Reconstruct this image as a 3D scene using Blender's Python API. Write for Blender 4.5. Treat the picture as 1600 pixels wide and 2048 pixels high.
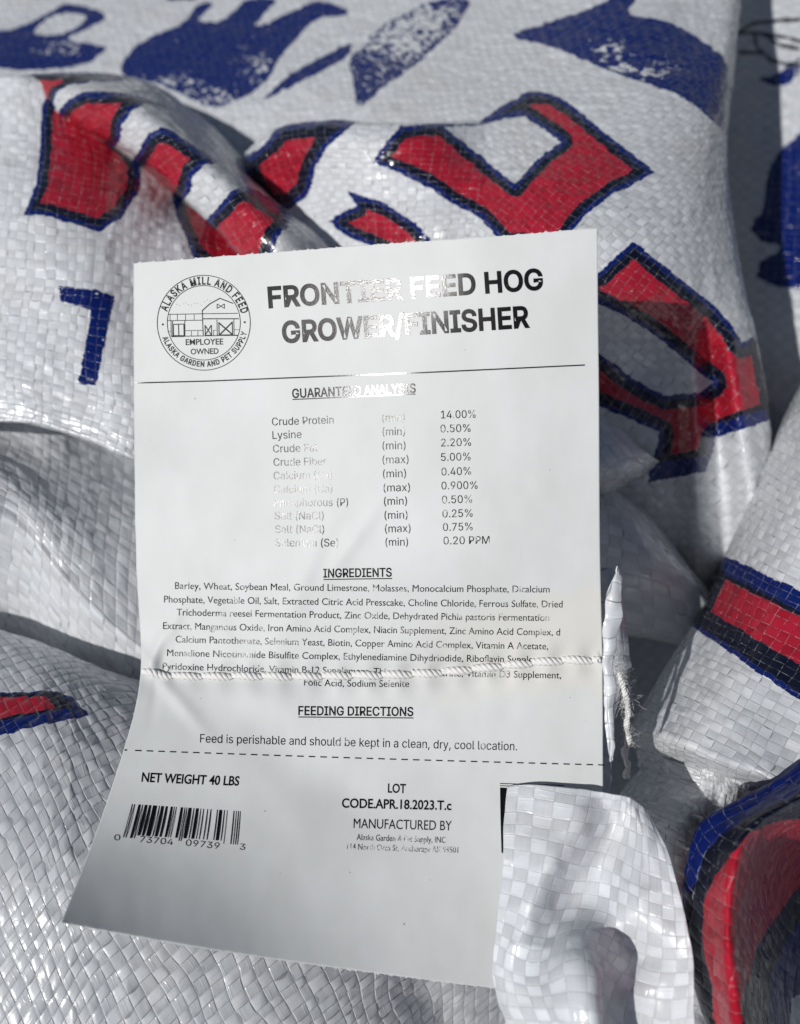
import bpy, math, random, os
import numpy as np
from mathutils import Vector
from mathutils.geometry import tessellate_polygon
random.seed(7)
for o in list(bpy.data.objects): bpy.data.objects.remove(o)
scene = bpy.context.scene
COL = scene.collection

# ------------------------------------------------------------------ camera
F = 1967.0                                  # focal length in photo pixels (photo 1600 x 2048)
PITCH = math.radians(60)
H = 0.43
CAM = np.array([0.0, 0.0, H])
RX = np.array([1.0, 0, 0]); RY = np.array([0, math.sin(PITCH), math.cos(PITCH)]); RZ = np.array([0, -math.cos(PITCH), math.sin(PITCH)])
cd = bpy.data.cameras.new('camera'); cam = bpy.data.objects.new('camera', cd); COL.objects.link(cam)
cam.location = CAM; cam.rotation_euler = (math.radians(90) - PITCH, 0, 0)
cd.sensor_fit = 'VERTICAL'; cd.sensor_height = 36.0; cd.lens = 36.0 * F / 2048
cd.clip_start = 0.01; cd.clip_end = 50
cd.dof.use_dof = True; cd.dof.focus_distance = 0.212; cd.dof.aperture_fstop = 13.0
scene.camera = cam

# ------------------------------------------------------------------ light
Lc = np.array([-0.52, 0.02, 0.85]); Lc /= np.linalg.norm(Lc)          # towards the sun, camera axes
Lw = Lc[0] * RX + Lc[1] * RY + Lc[2] * RZ
sun_el = math.asin(Lw[2]); sun_az = math.atan2(Lw[0], Lw[1])
w = bpy.data.worlds.new('World'); scene.world = w; w.use_nodes = True
nt = w.node_tree; bg = nt.nodes['Background']
sky = nt.nodes.new('ShaderNodeTexSky'); sky.sky_type = 'NISHITA'; sky.sun_disc = False
sky.sun_elevation = sun_el; sky.sun_rotation = sun_az
nt.links.new(sky.outputs[0], bg.inputs[0]); bg.inputs[1].default_value = 0.05
sl = bpy.data.lights.new('sun', 'SUN'); sl.energy = 5.0; sl.angle = math.radians(0.5); sl.color = (1.0, 0.98, 0.955)
so = bpy.data.objects.new('sun', sl); COL.objects.link(so)
so.rotation_euler = Vector(Lw).to_track_quat('Z', 'Y').to_euler(); so.location = (-1, -0.5, 2)
scene.view_settings.view_transform = 'Standard'; scene.view_settings.look = 'None'
scene.view_settings.exposure = -0.62; scene.view_settings.gamma = 1

# ------------------------------------------------------------------ numeric helpers
def wpos(q):
    """photo pixel + distance along the view axis -> world point"""
    q = np.asarray(q, float); d = q[..., 2:3]
    x = (q[..., 0:1] - 800) / F * d; y = (1024 - q[..., 1:2]) / F * d
    return CAM + x * RX + y * RY - d * RZ

def spl(P, t):
    """natural cubic spline through P (k, ...) at params t in [0, k-1]"""
    k = len(P); P = np.asarray(P, float)
    if k == 2:
        f = t.reshape((-1,) + (1,) * (P.ndim - 1)); return P[0] * (1 - f) + P[1] * f
    m = np.zeros_like(P); n = k - 2
    A = np.zeros((n, n)); r = 6 * (P[2:] - 2 * P[1:-1] + P[:-2])
    for i in range(n):
        A[i, i] = 4
        if i: A[i, i - 1] = 1
        if i < n - 1: A[i, i + 1] = 1
    m[1:-1] = np.linalg.solve(A, r.reshape(n, -1)).reshape(r.shape)
    i = np.clip(np.floor(t).astype(int), 0, k - 2); f = (t - i).reshape((-1,) + (1,) * (P.ndim - 1))
    a, b = P[i], P[i + 1]; ma, mb = m[i], m[i + 1]
    return a * (1 - f) + b * f + ((1 - f) ** 3 - (1 - f)) * ma / 6 + (f ** 3 - f) * mb / 6

def lattice(seed):
    return np.random.RandomState(seed).rand(256, 256)
_lat = {}
def vnoise(x, y, seed=0):
    if seed not in _lat: _lat[seed] = lattice(seed)
    L = _lat[seed]; xi = np.floor(x).astype(int); yi = np.floor(y).astype(int)
    fx = x - xi; fy = y - yi; fx = fx * fx * fx * (fx * (fx * 6 - 15) + 10); fy = fy * fy * fy * (fy * (fy * 6 - 15) + 10)
    g = lambda a, b: L[a & 255, b & 255]
    return ((g(xi, yi) * (1 - fx) + g(xi + 1, yi) * fx) * (1 - fy) + (g(xi, yi + 1) * (1 - fx) + g(xi + 1, yi + 1) * fx) * fy) * 2 - 1
def fbm(x, y, seed=0, octv=3):
    s = 0; a = 1
    for k in range(octv): s = s + a * vnoise(x * 2 ** k + 17 * k, y * 2 ** k + 5 * k, seed + k); a *= 0.5
    return s
def sstep(a, b, x):
    t = np.clip((x - a) / (b - a), 0, 1); return t * t * (3 - 2 * t)
def nrm(v): return v / np.maximum(np.linalg.norm(v, axis=-1, keepdims=True), 1e-12)

def bil(G, a, b):
    """bilinear look-up in grid G at fractional indices"""
    n0, n1 = G.shape[:2]
    i = np.clip(np.floor(a).astype(int), 0, n0 - 2); j = np.clip(np.floor(b).astype(int), 0, n1 - 2)
    f = a - i; g = b - j
    if G.ndim == 3: f = f[..., None]; g = g[..., None]
    return (G[i, j] * (1 - f) + G[i + 1, j] * f) * (1 - g) + (G[i, j + 1] * (1 - f) + G[i + 1, j + 1] * f) * g

def loft(rows, step_px=3.0):
    """rows of control points (px, py, d) -> evenly sampled grid of (px, py, d)"""
    P = np.array(rows, float); nr, nc = P.shape[:2]
    a = spl(P, np.linspace(0, nr - 1, (nr - 1) * 16 + 1)); b = np.swapaxes(a, 0, 1)
    g = np.swapaxes(spl(b, np.linspace(0, nc - 1, (nc - 1) * 16 + 1)), 0, 1)
    W = wpos(g)
    for ax in (0, 1):
        L = np.linalg.norm(np.diff(W, axis=ax), axis=-1).mean(axis=1 - ax)
        D = g[..., 2].mean(); c = np.concatenate([[0], np.cumsum(L)]); n = int(c[-1] / (step_px * D / F)) + 2
        t = np.interp(np.linspace(0, c[-1], n), c, np.arange(len(c)))
        i = np.clip(np.floor(t).astype(int), 0, len(c) - 2); f = (t - i)
        if ax == 0: g = g[i] * (1 - f)[:, None, None] + g[i + 1] * f[:, None, None]
        else: g = g[:, i] * (1 - f)[None, :, None] + g[:, i + 1] * f[None, :, None]
        W = wpos(g)
    # light smoothing takes the facets of the coarse evaluation away
    for _ in range(6):
        g[1:-1] = g[1:-1] * .5 + (g[:-2] + g[2:]) * .25
        g[:, 1:-1] = g[:, 1:-1] * .5 + (g[:, :-2] + g[:, 2:]) * .25
    return g

def normals(W):
    du = np.gradient(W, axis=0); dv = np.gradient(W, axis=1)
    n = nrm(np.cross(du, dv)); tocam = CAM - W
    if (n * tocam).sum(-1).mean() < 0: n = -n
    return n

def mesh_from_grid(name, W, uvs, mat, parent=None, flip=False, thick=0):
    n0, n1 = W.shape[:2]
    base = parent_loc.get(parent.name, np.zeros(3)) if parent else np.zeros(3)
    V = (W - base).reshape(-1, 3).astype(np.float32)
    idx = np.arange(n0 * n1).reshape(n0, n1)
    q = np.stack([idx[:-1, :-1], idx[1:, :-1], idx[1:, 1:], idx[:-1, 1:]], -1).reshape(-1, 4)
    n = np.cross(W[1, 0] - W[0, 0], W[0, 1] - W[0, 0])
    mid = np.cross(W[n0 // 2 + 1, n1 // 2] - W[n0 // 2, n1 // 2], W[n0 // 2, n1 // 2 + 1] - W[n0 // 2, n1 // 2])
    if np.dot(mid, CAM - W[n0 // 2, n1 // 2]) < 0: q = q[:, ::-1]
    me = bpy.data.meshes.new(name)
    me.vertices.add(len(V)); me.vertices.foreach_set('co', V.ravel())
    me.loops.add(len(q) * 4); me.loops.foreach_set('vertex_index', q.ravel().astype(np.int32))
    me.polygons.add(len(q)); me.polygons.foreach_set('loop_start', np.arange(0, len(q) * 4, 4, dtype=np.int32))
    me.polygons.foreach_set('loop_total', np.full(len(q), 4, dtype=np.int32))
    me.update(calc_edges=True)
    me.polygons.foreach_set('use_smooth', np.ones(len(q), dtype=bool))
    for nm, uv in uvs.items():
        l = me.uv_layers.new(name=nm); l.data.foreach_set('uv', uv.reshape(-1, 2)[q.ravel()].astype(np.float32).ravel())
    me.materials.append(mat)
    o = bpy.data.objects.new(name, me); COL.objects.link(o)
    if parent: o.parent = parent
    if thick:
        m = o.modifiers.new('thickness', 'SOLIDIFY'); m.thickness = thick; m.offset = -1
    return o

parent_loc = {}
def thing(name, label, cat, at, group=None):
    o = bpy.data.objects.new(name, None); COL.objects.link(o); loc = wpos(np.array(at, float))
    o.location = loc; o.empty_display_size = 0.01; o['label'] = label; o['category'] = cat
    if group: o['group'] = group
    parent_loc[o.name] = loc; return o

# ------------------------------------------------------------------ node helpers
class NB:
    def __init__(s, mat):
        s.t = mat.node_tree; s.N = s.t.nodes; s.L = s.t.links
    def put(s, sock, v):
        if hasattr(v, 'is_output') or isinstance(v, bpy.types.NodeSocket): s.L.new(v, sock)
        elif v is not None: sock.default_value = v
    def m(s, op, a, b=None, c=None, clamp=False):
        n = s.N.new('ShaderNodeMath'); n.operation = op; n.use_clamp = clamp
        for k, v in enumerate((a, b, c)):
            if v is not None: s.put(n.inputs[k], v)
        return n.outputs[0]
    def mix(s, f, a, b):
        n = s.N.new('ShaderNodeMix'); n.data_type = 'FLOAT'; s.put(n.inputs[0], f); s.put(n.inputs[2], a); s.put(n.inputs[3], b); return n.outputs[0]
    def mixc(s, f, a, b, mode='MIX'):
        n = s.N.new('ShaderNodeMix'); n.data_type = 'RGBA'; n.blend_type = mode
        s.put(n.inputs[0], f); s.put(n.inputs[6], a); s.put(n.inputs[7], b); return n.outputs[2]
    def rng(s, v, a, b, c=0.0, d=1.0, smooth=False):
        n = s.N.new('ShaderNodeMapRange'); n.interpolation_type = 'SMOOTHSTEP' if smooth else 'LINEAR'
        s.put(n.inputs[0], v)
        for k, x in enumerate((a, b, c, d)): s.put(n.inputs[k + 1], x)
        return n.outputs[0]
    def vec(s, x, y, z=0.0):
        n = s.N.new('ShaderNodeCombineXYZ'); s.put(n.inputs[0], x); s.put(n.inputs[1], y); s.put(n.inputs[2], z); return n.outputs[0]
    def noise(s, v, scale, detail=2.0, rough=0.5, out=0):
        n = s.N.new('ShaderNodeTexNoise'); s.put(n.inputs['Vector'], v); n.inputs['Scale'].default_value = scale
        n.inputs['Detail'].default_value = detail; n.inputs['Roughness'].default_value = rough; return n.outputs[out]
def new_mat(name):
    m = bpy.data.materials.new(name); m.use_nodes = True; return m, NB(m), m.node_tree.nodes['Principled BSDF']

WHITE = (0.695, 0.715, 0.742, 1)
def cloth_material(name, image=None, rough=0.34, contrast=1.0, spec=0.5, bump=1.0, trans=.05, holes=1.0, bright=1.04, seam=.5):
    m, b, P = new_mat(name)
    uvn = b.N.new('ShaderNodeUVMap'); uvn.uv_map = 'tape'
    sp = b.N.new('ShaderNodeSeparateXYZ'); b.L.new(uvn.outputs[0], sp.inputs[0])
    x, y = sp.outputs[0], sp.outputs[1]
    fx = b.m('FRACT', x); fy = b.m('FRACT', y); ix = b.m('FLOOR', x); iy = b.m('FLOOR', y)
    par = b.m('MODULO', b.m('ABSOLUTE', b.m('ADD', ix, iy)), 2.0)
    al = b.mix(par, fy, fx); ac = b.mix(par, fx, fy)              # along / across the tape on top
    wn = b.N.new('ShaderNodeTexWhiteNoise'); wn.noise_dimensions = '2D'; b.L.new(b.vec(ix, iy), wn.inputs['Vector'])
    r1 = wn.outputs[0]; sc = b.N.new('ShaderNodeSeparateColor'); b.L.new(wn.outputs[1], sc.inputs[0])
    # each tape has a tone of its own along its whole length
    tape = b.mix(par, ix, b.m('ADD', iy, 0.37))
    wt = b.N.new('ShaderNodeTexWhiteNoise'); wt.noise_dimensions = '1D'; b.L.new(tape, wt.inputs['W'])
    arch = b.m('POWER', b.m('SINE', b.m('MULTIPLY', al, math.pi)), 0.22)
    edge = b.m('MULTIPLY', b.rng(ac, 0.0, 0.10, smooth=True), b.rng(ac, 1.0, 0.90, smooth=True))
    # lengthwise striations of the drawn tape
    sv = b.mix(par, x, y); st = b.mix(par, y, x)
    streak = b.noise(b.vec(b.m('MULTIPLY', sv, 9.0), b.m('MULTIPLY', st, 0.6), b.m('MULTIPLY', par, 7.0)), 1.0, 2.0)
    crump = b.noise(uvn.outputs[0], 0.9, 4.0, 0.6)
    sw = b.N.new('ShaderNodeSeparateColor'); b.L.new(wt.outputs[1], sw.inputs[0])
    crease = b.rng(b.m('ABSOLUTE', b.m('SUBTRACT', ac, b.m('ADD', .15, b.m('MULTIPLY', sw.outputs[0], .7)))), .05, .0, smooth=True)
    crease = b.m('MULTIPLY', crease, b.rng(sw.outputs[1], .45, .6))
    tilt = b.m('ADD', b.m('MULTIPLY', b.m('SUBTRACT', sc.outputs[0], .5), b.m('SUBTRACT', ac, .5)), b.m('MULTIPLY', b.m('SUBTRACT', sc.outputs[1], .5), b.m('SUBTRACT', al, .5)))
    h = b.m('MULTIPLY', arch, b.m('ADD', b.m('MULTIPLY', edge, seam), 1 - seam))
    h = b.m('ADD', h, b.m('MULTIPLY', streak, 0.16)); h = b.m('ADD', h, b.m('MULTIPLY', crump, 0.9)); h = b.m('ADD', h, b.m('MULTIPLY', tilt, 1.9)); h = b.m('ADD', h, b.m('MULTIPLY', crease, 0.28))
    lip = b.rng(b.m('ABSOLUTE', b.m('SUBTRACT', b.m('ABSOLUTE', b.m('SUBTRACT', ac, .5)), .43)), .05, .0, smooth=True); h = b.m('ADD', h, b.m('MULTIPLY', lip, 0.34))
    slot = b.m('LESS_THAN', ac, b.m('MULTIPLY', b.m('MULTIPLY', b.m('SUBTRACT', sc.outputs[2], .70), .6), b.m('SINE', b.m('MULTIPLY', al, math.pi)))); h = b.m('SUBTRACT', h, b.m('MULTIPLY', slot, 1.2))
    bn = b.N.new('ShaderNodeBump'); bn.inputs['Strength'].default_value = 0.8; bn.inputs['Distance'].default_value = 0.00016 * bump
    b.L.new(h, bn.inputs['Height']); b.L.new(bn.outputs[0], P.inputs['Normal'])
    tone = b.m('ADD', b.m('MULTIPLY', r1, 0.05 * contrast), b.m('MULTIPLY', par, 0.12 * contrast))
    tone = b.m('ADD', tone, b.m('MULTIPLY', wt.outputs[0], 0.08 * contrast))
    tone = b.m('ADD', tone, b.m('MULTIPLY', b.m('SUBTRACT', streak, .5), 0.2))
    gap = b.m('SUBTRACT', 1.0, b.m('MULTIPLY', edge, b.rng(arch, 0.0, 0.35, smooth=True)))
    val = b.m('SUBTRACT', b.m('SUBTRACT', bright, b.m('MULTIPLY', tone, 1.0)), b.m('MULTIPLY', gap, 0.03))
    dirt = b.rng(b.noise(uvn.outputs[0], 0.11, 5.0, 0.7), 0.5, 0.72)
    spots = b.rng(b.noise(uvn.outputs[0], 1.7, 3.0, 0.6), 0.71, 0.76)
    col = b.mixc(1.0, WHITE, b.N.new('ShaderNodeCombineColor').outputs[0], 'MULTIPLY')
    cc = col.node; comb = b.N.new('ShaderNodeCombineXYZ')
    for k in range(3): b.L.new(val, comb.inputs[k])
    b.L.new(comb.outputs[0], cc.inputs[7])
    col = b.mixc(b.m('MULTIPLY', dirt, 0.34), col, (0.52, 0.49, 0.46, 1))
    col = b.mixc(b.m('MULTIPLY', spots, 0.25), col, (0.3, 0.27, 0.24, 1))
    inkf = None
    col = b.mixc(b.m('MULTIPLY', slot, .62 * holes), col, (0.16, 0.165, 0.18, 1))  # dark crescents: shade in the openings between tapes, put into the colour
    if image:
        u2 = b.N.new('ShaderNodeUVMap'); u2.uv_map = 'print'
        im = b.N.new('ShaderNodeTexImage'); im.image = image; im.extension = 'EXTEND'; b.L.new(u2.outputs[0], im.inputs[0])
        si = b.N.new('ShaderNodeSeparateColor'); b.L.new(im.outputs[0], si.inputs[0])
        # ink misses the tape edges, so thin pale lines run through it
        wear = b.noise(uvn.outputs[0], 2.3, 3.0, 0.6)
        miss = b.m('MULTIPLY', b.rng(gap, 0.5, 0.95, smooth=True), b.rng(wear, 0.42, 0.62), clamp=True)
        speck = b.rng(b.noise(uvn.outputs[0], 3.1, 4.0, 0.65), 0.70, 0.76)
        miss = b.m('MAXIMUM', miss, speck)
        keep = b.m('SUBTRACT', 1.0, b.m('MULTIPLY', miss, 0.55))
        dens = b.m('ADD', 0.9, b.m('MULTIPLY', b.m('SUBTRACT', streak, .5), 0.25))
        redv = b.mixc(r1, (0.44, 0.014, 0.035, 1), (0.33, 0.008, 0.022, 1))
        for ch, c in ((0, redv), (2, (0.003, 0.013, 0.125, 1)), (1, (0.0045, 0.006, 0.018, 1))):
            f = b.m('MULTIPLY', b.rng(si.outputs[ch], 0.42, 0.58, smooth=True), keep)
            col = b.mixc(f, col, c)
            inkf = b.rng(si.outputs[ch], .42, .58) if inkf is None else b.m('MAXIMUM', inkf, b.rng(si.outputs[ch], .42, .58))
    b.L.new(col, P.inputs['Base Color'])
    rr = b.m('ADD', rough, b.m('MULTIPLY', b.m('SUBTRACT', sc.outputs[2], .5), 0.16))
    if inkf is not None: rr = b.m('SUBTRACT', rr, b.m('MULTIPLY', inkf, 0.08))
    b.put(P.inputs['Roughness'], rr)
    P.inputs['Specular IOR Level'].default_value = spec
    # thin plastic lets a little light through
    tr = b.N.new('ShaderNodeBsdfTranslucent'); b.L.new(col, tr.inputs[0]); b.L.new(bn.outputs[0], tr.inputs[1])
    mx = b.N.new('ShaderNodeMixShader'); mx.inputs[0].default_value = trans
    out = b.N['Material Output']; b.L.new(P.outputs[0], mx.inputs[1]); b.L.new(tr.outputs[0], mx.inputs[2]); b.L.new(mx.outputs[0], out.inputs[0])
    return m

# ------------------------------------------------------------------ woven cloth pieces
def sdf(poly, X, Y):
    """signed distance, negative inside; poly may be a list of rings (even-odd)"""
    rings = poly if isinstance(poly[0][0], (tuple, list)) else [poly]
    d2 = np.full(X.shape, 1e12); ins = np.zeros(X.shape, bool)
    for R in rings:
        R = np.array(R, float); n = len(R)
        for i in range(n):
            a, c = R[i], R[(i + 1) % n]; e = c - a; L = max((e * e).sum(), 1e-9)
            t = np.clip(((X - a[0]) * e[0] + (Y - a[1]) * e[1]) / L, 0, 1)
            d2 = np.minimum(d2, (X - a[0] - t * e[0]) ** 2 + (Y - a[1] - t * e[1]) ** 2)
            if a[1] != c[1]:
                cr = ((a[1] > Y) != (c[1] > Y)) & (X < (c[0] - a[0]) * (Y - a[1]) / (c[1] - a[1]) + a[0]); ins ^= cr
    d = np.sqrt(d2); return np.where(ins, -d, d)

def chaikin(poly):
    if isinstance(poly[0][0], (tuple, list)): return [chaikin(r) for r in poly]
    for _ in range(2):
        q = []
        for a, c in zip(poly, poly[1:] + poly[:1]): q += [(a[0] * .75 + c[0] * .25, a[1] * .75 + c[1] * .25), (a[0] * .25 + c[0] * .75, a[1] * .25 + c[1] * .75)]
        poly = q
    return poly

def bake_print(name, g, T, prints):
    """paint the printed shapes of this sheet into its own image"""
    n0, n1 = g.shape[:2]; r0 = min(2048, int(n0 * 2.6)); r1 = min(2048, int(n1 * 2.6))
    a = (np.arange(r0) + .5) / r0 * (n0 - 1); bb = (np.arange(r1) + .5) / r1 * (n1 - 1)
    A, B = np.meshgrid(a, bb, indexing='ij')
    q = bil(g[..., :2], A, B); tt = bil(T, A, B); X = q[..., 0]; Y = q[..., 1]
    rs = np.random.RandomState(3).rand(512, 512, 2) - .5
    ci = np.floor(tt).astype(int); jit = rs[ci[..., 0] & 511, ci[..., 1] & 511]
    X = X + jit[..., 0] * 2.6 + fbm(tt[..., 0] * 3, tt[..., 1] * 3, 5) * 1.3; Y = Y + jit[..., 1] * 2.6 + fbm(tt[..., 0] * 3, tt[..., 1] * 3, 9) * 1.3
    img = np.zeros((r0, r1, 3), np.float32)
    for pr in prints:
        poly = chaikin(pr['p']) if pr.get('soft') else pr['p']; rings = poly if isinstance(poly[0][0], (tuple, list)) else [poly]
        al = np.array([p for R in rings for p in R]); m0 = al.min(0) - 12; m1 = al.max(0) + 12
        sel = (X > m0[0]) & (X < m1[0]) & (Y > m0[1]) & (Y < m1[1])
        if not sel.any(): continue
        d = -sdf(poly, X[sel], Y[sel]); cur = img[sel]
        for ch, off in pr['b']:
            f = np.clip((d - off) / 2.0 + .5, 0, 1)
            if pr.get('speck'):
                s = pr['speck']; nz = .9 * fbm(tt[sel][:, 0] * 1.7, tt[sel][:, 1] * 1.7, 21, 4)
                for (sx_, sy_, srx, sry) in pr.get('sr', ()): nz = nz + 1.1 * np.exp(-((X[sel] - sx_) / srx) ** 2 - ((Y[sel] - sy_) / sry) ** 2)
                f = f * (1 - np.clip((nz - s) * 5, 0, 1) * .85)
            cur = cur * (1 - f[:, None])
            if ch >= 0: cur[:, ch] = np.maximum(cur[:, ch], f)
        img[sel] = cur
    im = bpy.data.images.new(name + '_print', r0, r1, alpha=False, float_buffer=False)
    im.colorspace_settings.name = 'Non-Color'
    px = np.ones((r1, r0, 4), np.float32); px[..., :3] = np.swapaxes(img, 0, 1)
    im.pixels.foreach_set(px.ravel()); im.pack(); return im

def cloth(name, rows, parent, tape=0.0029, ang=0.0, prints=None, wrinkle=0.0008, wscale=0.03, seed=1, step=3.0, weave=0.00010, rough=0.25, contrast=1.0,
          thick=0, label=None, spec=0.8, dfun=None, fine=0.00019, bump=1.0, trans=.05, asp=1.12, holes=1.0, bright=1.04, seam=.5):
    g = loft(rows, step)
    if dfun is not None: g[..., 2] += dfun(g[..., 0], g[..., 1])
    W = wpos(g); du = np.linalg.norm(np.diff(W, axis=0), axis=-1).mean(1); dv = np.linalg.norm(np.diff(W, axis=1), axis=-1).mean(0)
    U = np.concatenate([[0], np.cumsum(du)]); V = np.concatenate([[0], np.cumsum(dv)])
    U, V = np.meshgrid(U, V, indexing='ij')
    ca, sa = math.cos(math.radians(ang)), math.sin(math.radians(ang))
    TU = (U * ca - V * sa) / tape + 200; TV = (U * sa + V * ca) / (tape * asp) + 200
    # tapes never run quite straight and differ in width
    TU = TU + 0.30 * vnoise(TU * .17, TV * .23, seed + 50) + 0.24 * vnoise(TU * .83, TV * .07, seed + 51)
    TV = TV + 0.30 * vnoise(TU * .23, TV * .17, seed + 52) + 0.24 * vnoise(TU * .07, TV * .83, seed + 53)
    N = normals(W)
    ws = wscale
    rid = 1 - np.abs(vnoise(U / ws + .8 * vnoise(U / ws, V / ws, seed + 2), V / ws * .8, seed)) * 2
    disp = wrinkle * (0.7 * fbm(U / ws * .7, V / ws * .7, seed + 7, 3) + 0.45 * rid * vnoise(U / ws * .5, V / ws * .5, seed + 9))
    disp = disp + fine * (1 - 2 * np.abs(vnoise(U / .007, V / .009, seed + 12))) + fine * .7 * vnoise(U / .003, V / .003, seed + 13)
    fu = TU - np.floor(TU); fv = TV - np.floor(TV); par = (np.floor(TU) + np.floor(TV)).astype(int) & 1
    al = np.where(par == 1, fu, fv); ac = np.where(par == 1, fv, fu)
    arch = np.sin(np.pi * al) ** .28; ed = sstep(0, .10, ac) * sstep(0, .10, 1 - ac)
    rs = np.random.RandomState(seed + 99).rand(512, 512, 2) - .5
    c = rs[np.floor(TU).astype(int) & 511, np.floor(TV).astype(int) & 511]
    disp = disp + weave * (arch * (.3 + .7 * ed) + .8 * (c[..., 0] * (al - .5) + c[..., 1] * (ac - .5)))
    W2 = W + N * disp[..., None]
    T = np.stack([TU, TV], -1)
    a, bb = np.meshgrid(np.linspace(0, 1, W.shape[0]), np.linspace(0, 1, W.shape[1]), indexing='ij')
    uvs = {'tape': T}
    im = None
    if prints:
        uvs['print'] = np.stack([a, bb], -1); im = bake_print(name, g, T, prints)
    mat = cloth_material(name + '_weave', im, rough, contrast, spec, bump, trans, holes, bright, seam)
    o = mesh_from_grid(name, W2, uvs, mat, parent, thick=thick)
    if label: o['label'] = label
    return o
# ------------------------------------------------------------------ the bags
B_, K_, R_ = 2, 1, 0
def letter(p, b1=10, b2=22): return {'p': p, 'b': [(B_, 0), (K_, b1 + 1), (R_, b2 + 4)]}

big_letter = [[(745, 328), (775, 288), (800, 258), (868, 250), (958, 243), (1000, 215), (1060, 181), (1105, 185), (1140, 205), (1200, 255), (1310, 345),
               (1230, 385), (1170, 430), (1125, 490), (1010, 490), (950, 425), (850, 372), (790, 345)],
              [(888, 256), (960, 247), (1045, 230), (1122, 280), (1075, 315), (1030, 370), (960, 310)]]
right_letter = [[(1266, 482), (1319, 525), (1375, 570), (1431, 615), (1465, 654), (1482, 688), (1503, 672), (1520, 660), (1545, 830), (1431, 872), (1412, 941), (1294, 966), (1315, 892),
                 (1319, 866), (1262, 840), (1150, 795), (1150, 570), (1199, 544)],
                [(1170, 595), (1199, 611), (1262, 641), (1330, 688), (1386, 735), (1428, 765), (1400, 785), (1330, 791), (1285, 769), (1199, 709), (1170, 690)]]
lower_letter = [(695, 383), (770, 405), (830, 445), (880, 500), (800, 520), (690, 470), (655, 440), (712, 412)]
left_piece = [(84, 205), (80, 290), (73, 370), (46, 430), (100, 434), (198, 463), (240, 440), (278, 385), (276, 335), (255, 300), (180, 240), (110, 180)]
left_piece2 = [(300, 330), (335, 362), (350, 430), (385, 515), (420, 540), (560, 540), (470, 440)]
mid_piece = [(478, 320), (520, 290), (560, 250), (722, 240), (655, 295), (628, 335), (614, 385), (575, 416), (530, 420), (500, 380)]
mark = [(120, 575), (175, 580), (230, 592), (192, 772), (158, 768), (182, 622), (122, 603)]
animals = [
 {'p': [(232, 152), (262, 100), (300, 72), (372, 50), (384, 18), (410, 4), (430, 8), (398, 36), (398, 46), (440, 44), (470, 20), (498, -5), (560, -5), (530, 25), (500, 62), (600, 14),
        (640, -4), (700, 20), (690, 34), (640, 30), (600, 66), (560, 112), (545, 150), (500, 190), (430, 218), (395, 205), (350, 185), (310, 165)], 'b': [(B_, 0)], 'speck': 1.15, 'soft': 1, 'sr': [(420, 195, 90, 26), (330, 165, 50, 22), (520, 130, 40, 30)]},
 {'p': [[(-40, 72), (50, 56), (110, 18), (140, 4), (228, 34), (175, 62), (122, 82), (205, 92), (218, 100), (160, 140), (-40, 146)], [(55, 70), (120, 22), (190, 36), (120, 78)]], 'b': [(B_, 0)], 'speck': 1.25, 'soft': 1, 'sr': [(130, 100, 60, 20)]},
 {'p': [(514, 206), (560, 165), (610, 130), (660, 105), (706, 78), (700, 112), (630, 150), (570, 180)], 'b': [(B_, 0)], 'speck': 1.6, 'soft': 1},
 {'p': [(695, 120), (722, 92), (760, 52), (800, 30), (870, -2), (945, -6), (932, 30), (880, 92), (820, 140), (765, 176), (714, 226), (708, 165)], 'b': [(B_, 0)], 'speck': .62, 'soft': 1, 'sr': [(790, 80, 75, 45), (860, 40, 50, 30)]},
 {'p': [(330, 0), (350, -30), (410, -60), (430, -20), (380, 2)], 'b': [(B_, 0)]},
 {'p': [(1016, 78), (1050, 62), (1110, 42), (1180, 22), (1240, -10), (1280, -10), (1246, 34), (1310, 38), (1375, 60), (1420, 92), (1452, 120), (1480, 300), (1440, 260), (1380, 200), (1300, 166),
        (1200, 132), (1110, 94)], 'b': [(B_, 0)], 'speck': 1.2, 'soft': 1, 'sr': [(1225, 105, 40, 30), (1300, 140, 70, 25)]}]

# 1: the big white bag across the top
bag = thing('feed_bag', 'largest white feed bag, blue farm animals along its top, red block letters above the tag', 'feed bag', (900, 420, .30), 'crumpled feed bags in a heap')
def colR(y):      # right outline of the bag
    return np.interp(y, [-200, 0, 130, 300, 450, 560, 650, 740, 830, 950, 1080, 1180], [1486, 1478, 1462, 1450, 1464, 1482, 1500, 1518, 1532, 1536, 1500, 1450])
def prow(y, l, m1, m2, m3, m4, r, dy=(0, 0, 0, 0, 0, 0)):
    xr = colR(y)
    return [(-300, y + dy[0], l), (220, y + dy[1], m1), (620, y + dy[2], m2), (960, y + dy[3], m3), (1220, y + dy[4], m4), (1380, y + dy[5], (m4 + r) / 2 - .004), (xr - 22, y, r - .004), (xr, y, r + .012), (xr - 8, y, r + .05), (xr - 60, y, r + .085)]
rows = [prow(-260, .60, .56, .52, .46, .41, .42), prow(-120, .53, .50, .465, .42, .375, .385), prow(10, .48, .455, .425, .385, .343, .350, (20, 10, 0, 0, 0, 0)),
        prow(150, .44, .42, .385, .338, .305, .320), prow(290, .415, .40, .355, .296, .278, .300), prow(420, .40, .39, .345, .276, .258, .285, (60, 60, 30, 0, 0, 0)),
        prow(540, .39, .38, .34, .272, .252, .278, (60, 60, 30, 0, 0, 0)), prow(660, .38, .375, .335, .285, .262, .278, (60, 60, 30, 0, 0, 0)), prow(780, .37, .37, .335, .295, .275, .280, (60, 60, 30, 0, 0, 0)),
        prow(900, .36, .365, .34, .305, .283, .282), prow(1040, .36, .365, .345, .315, .292, .286), prow(1200, .37, .37, .36, .34, .315, .305)]
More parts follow.
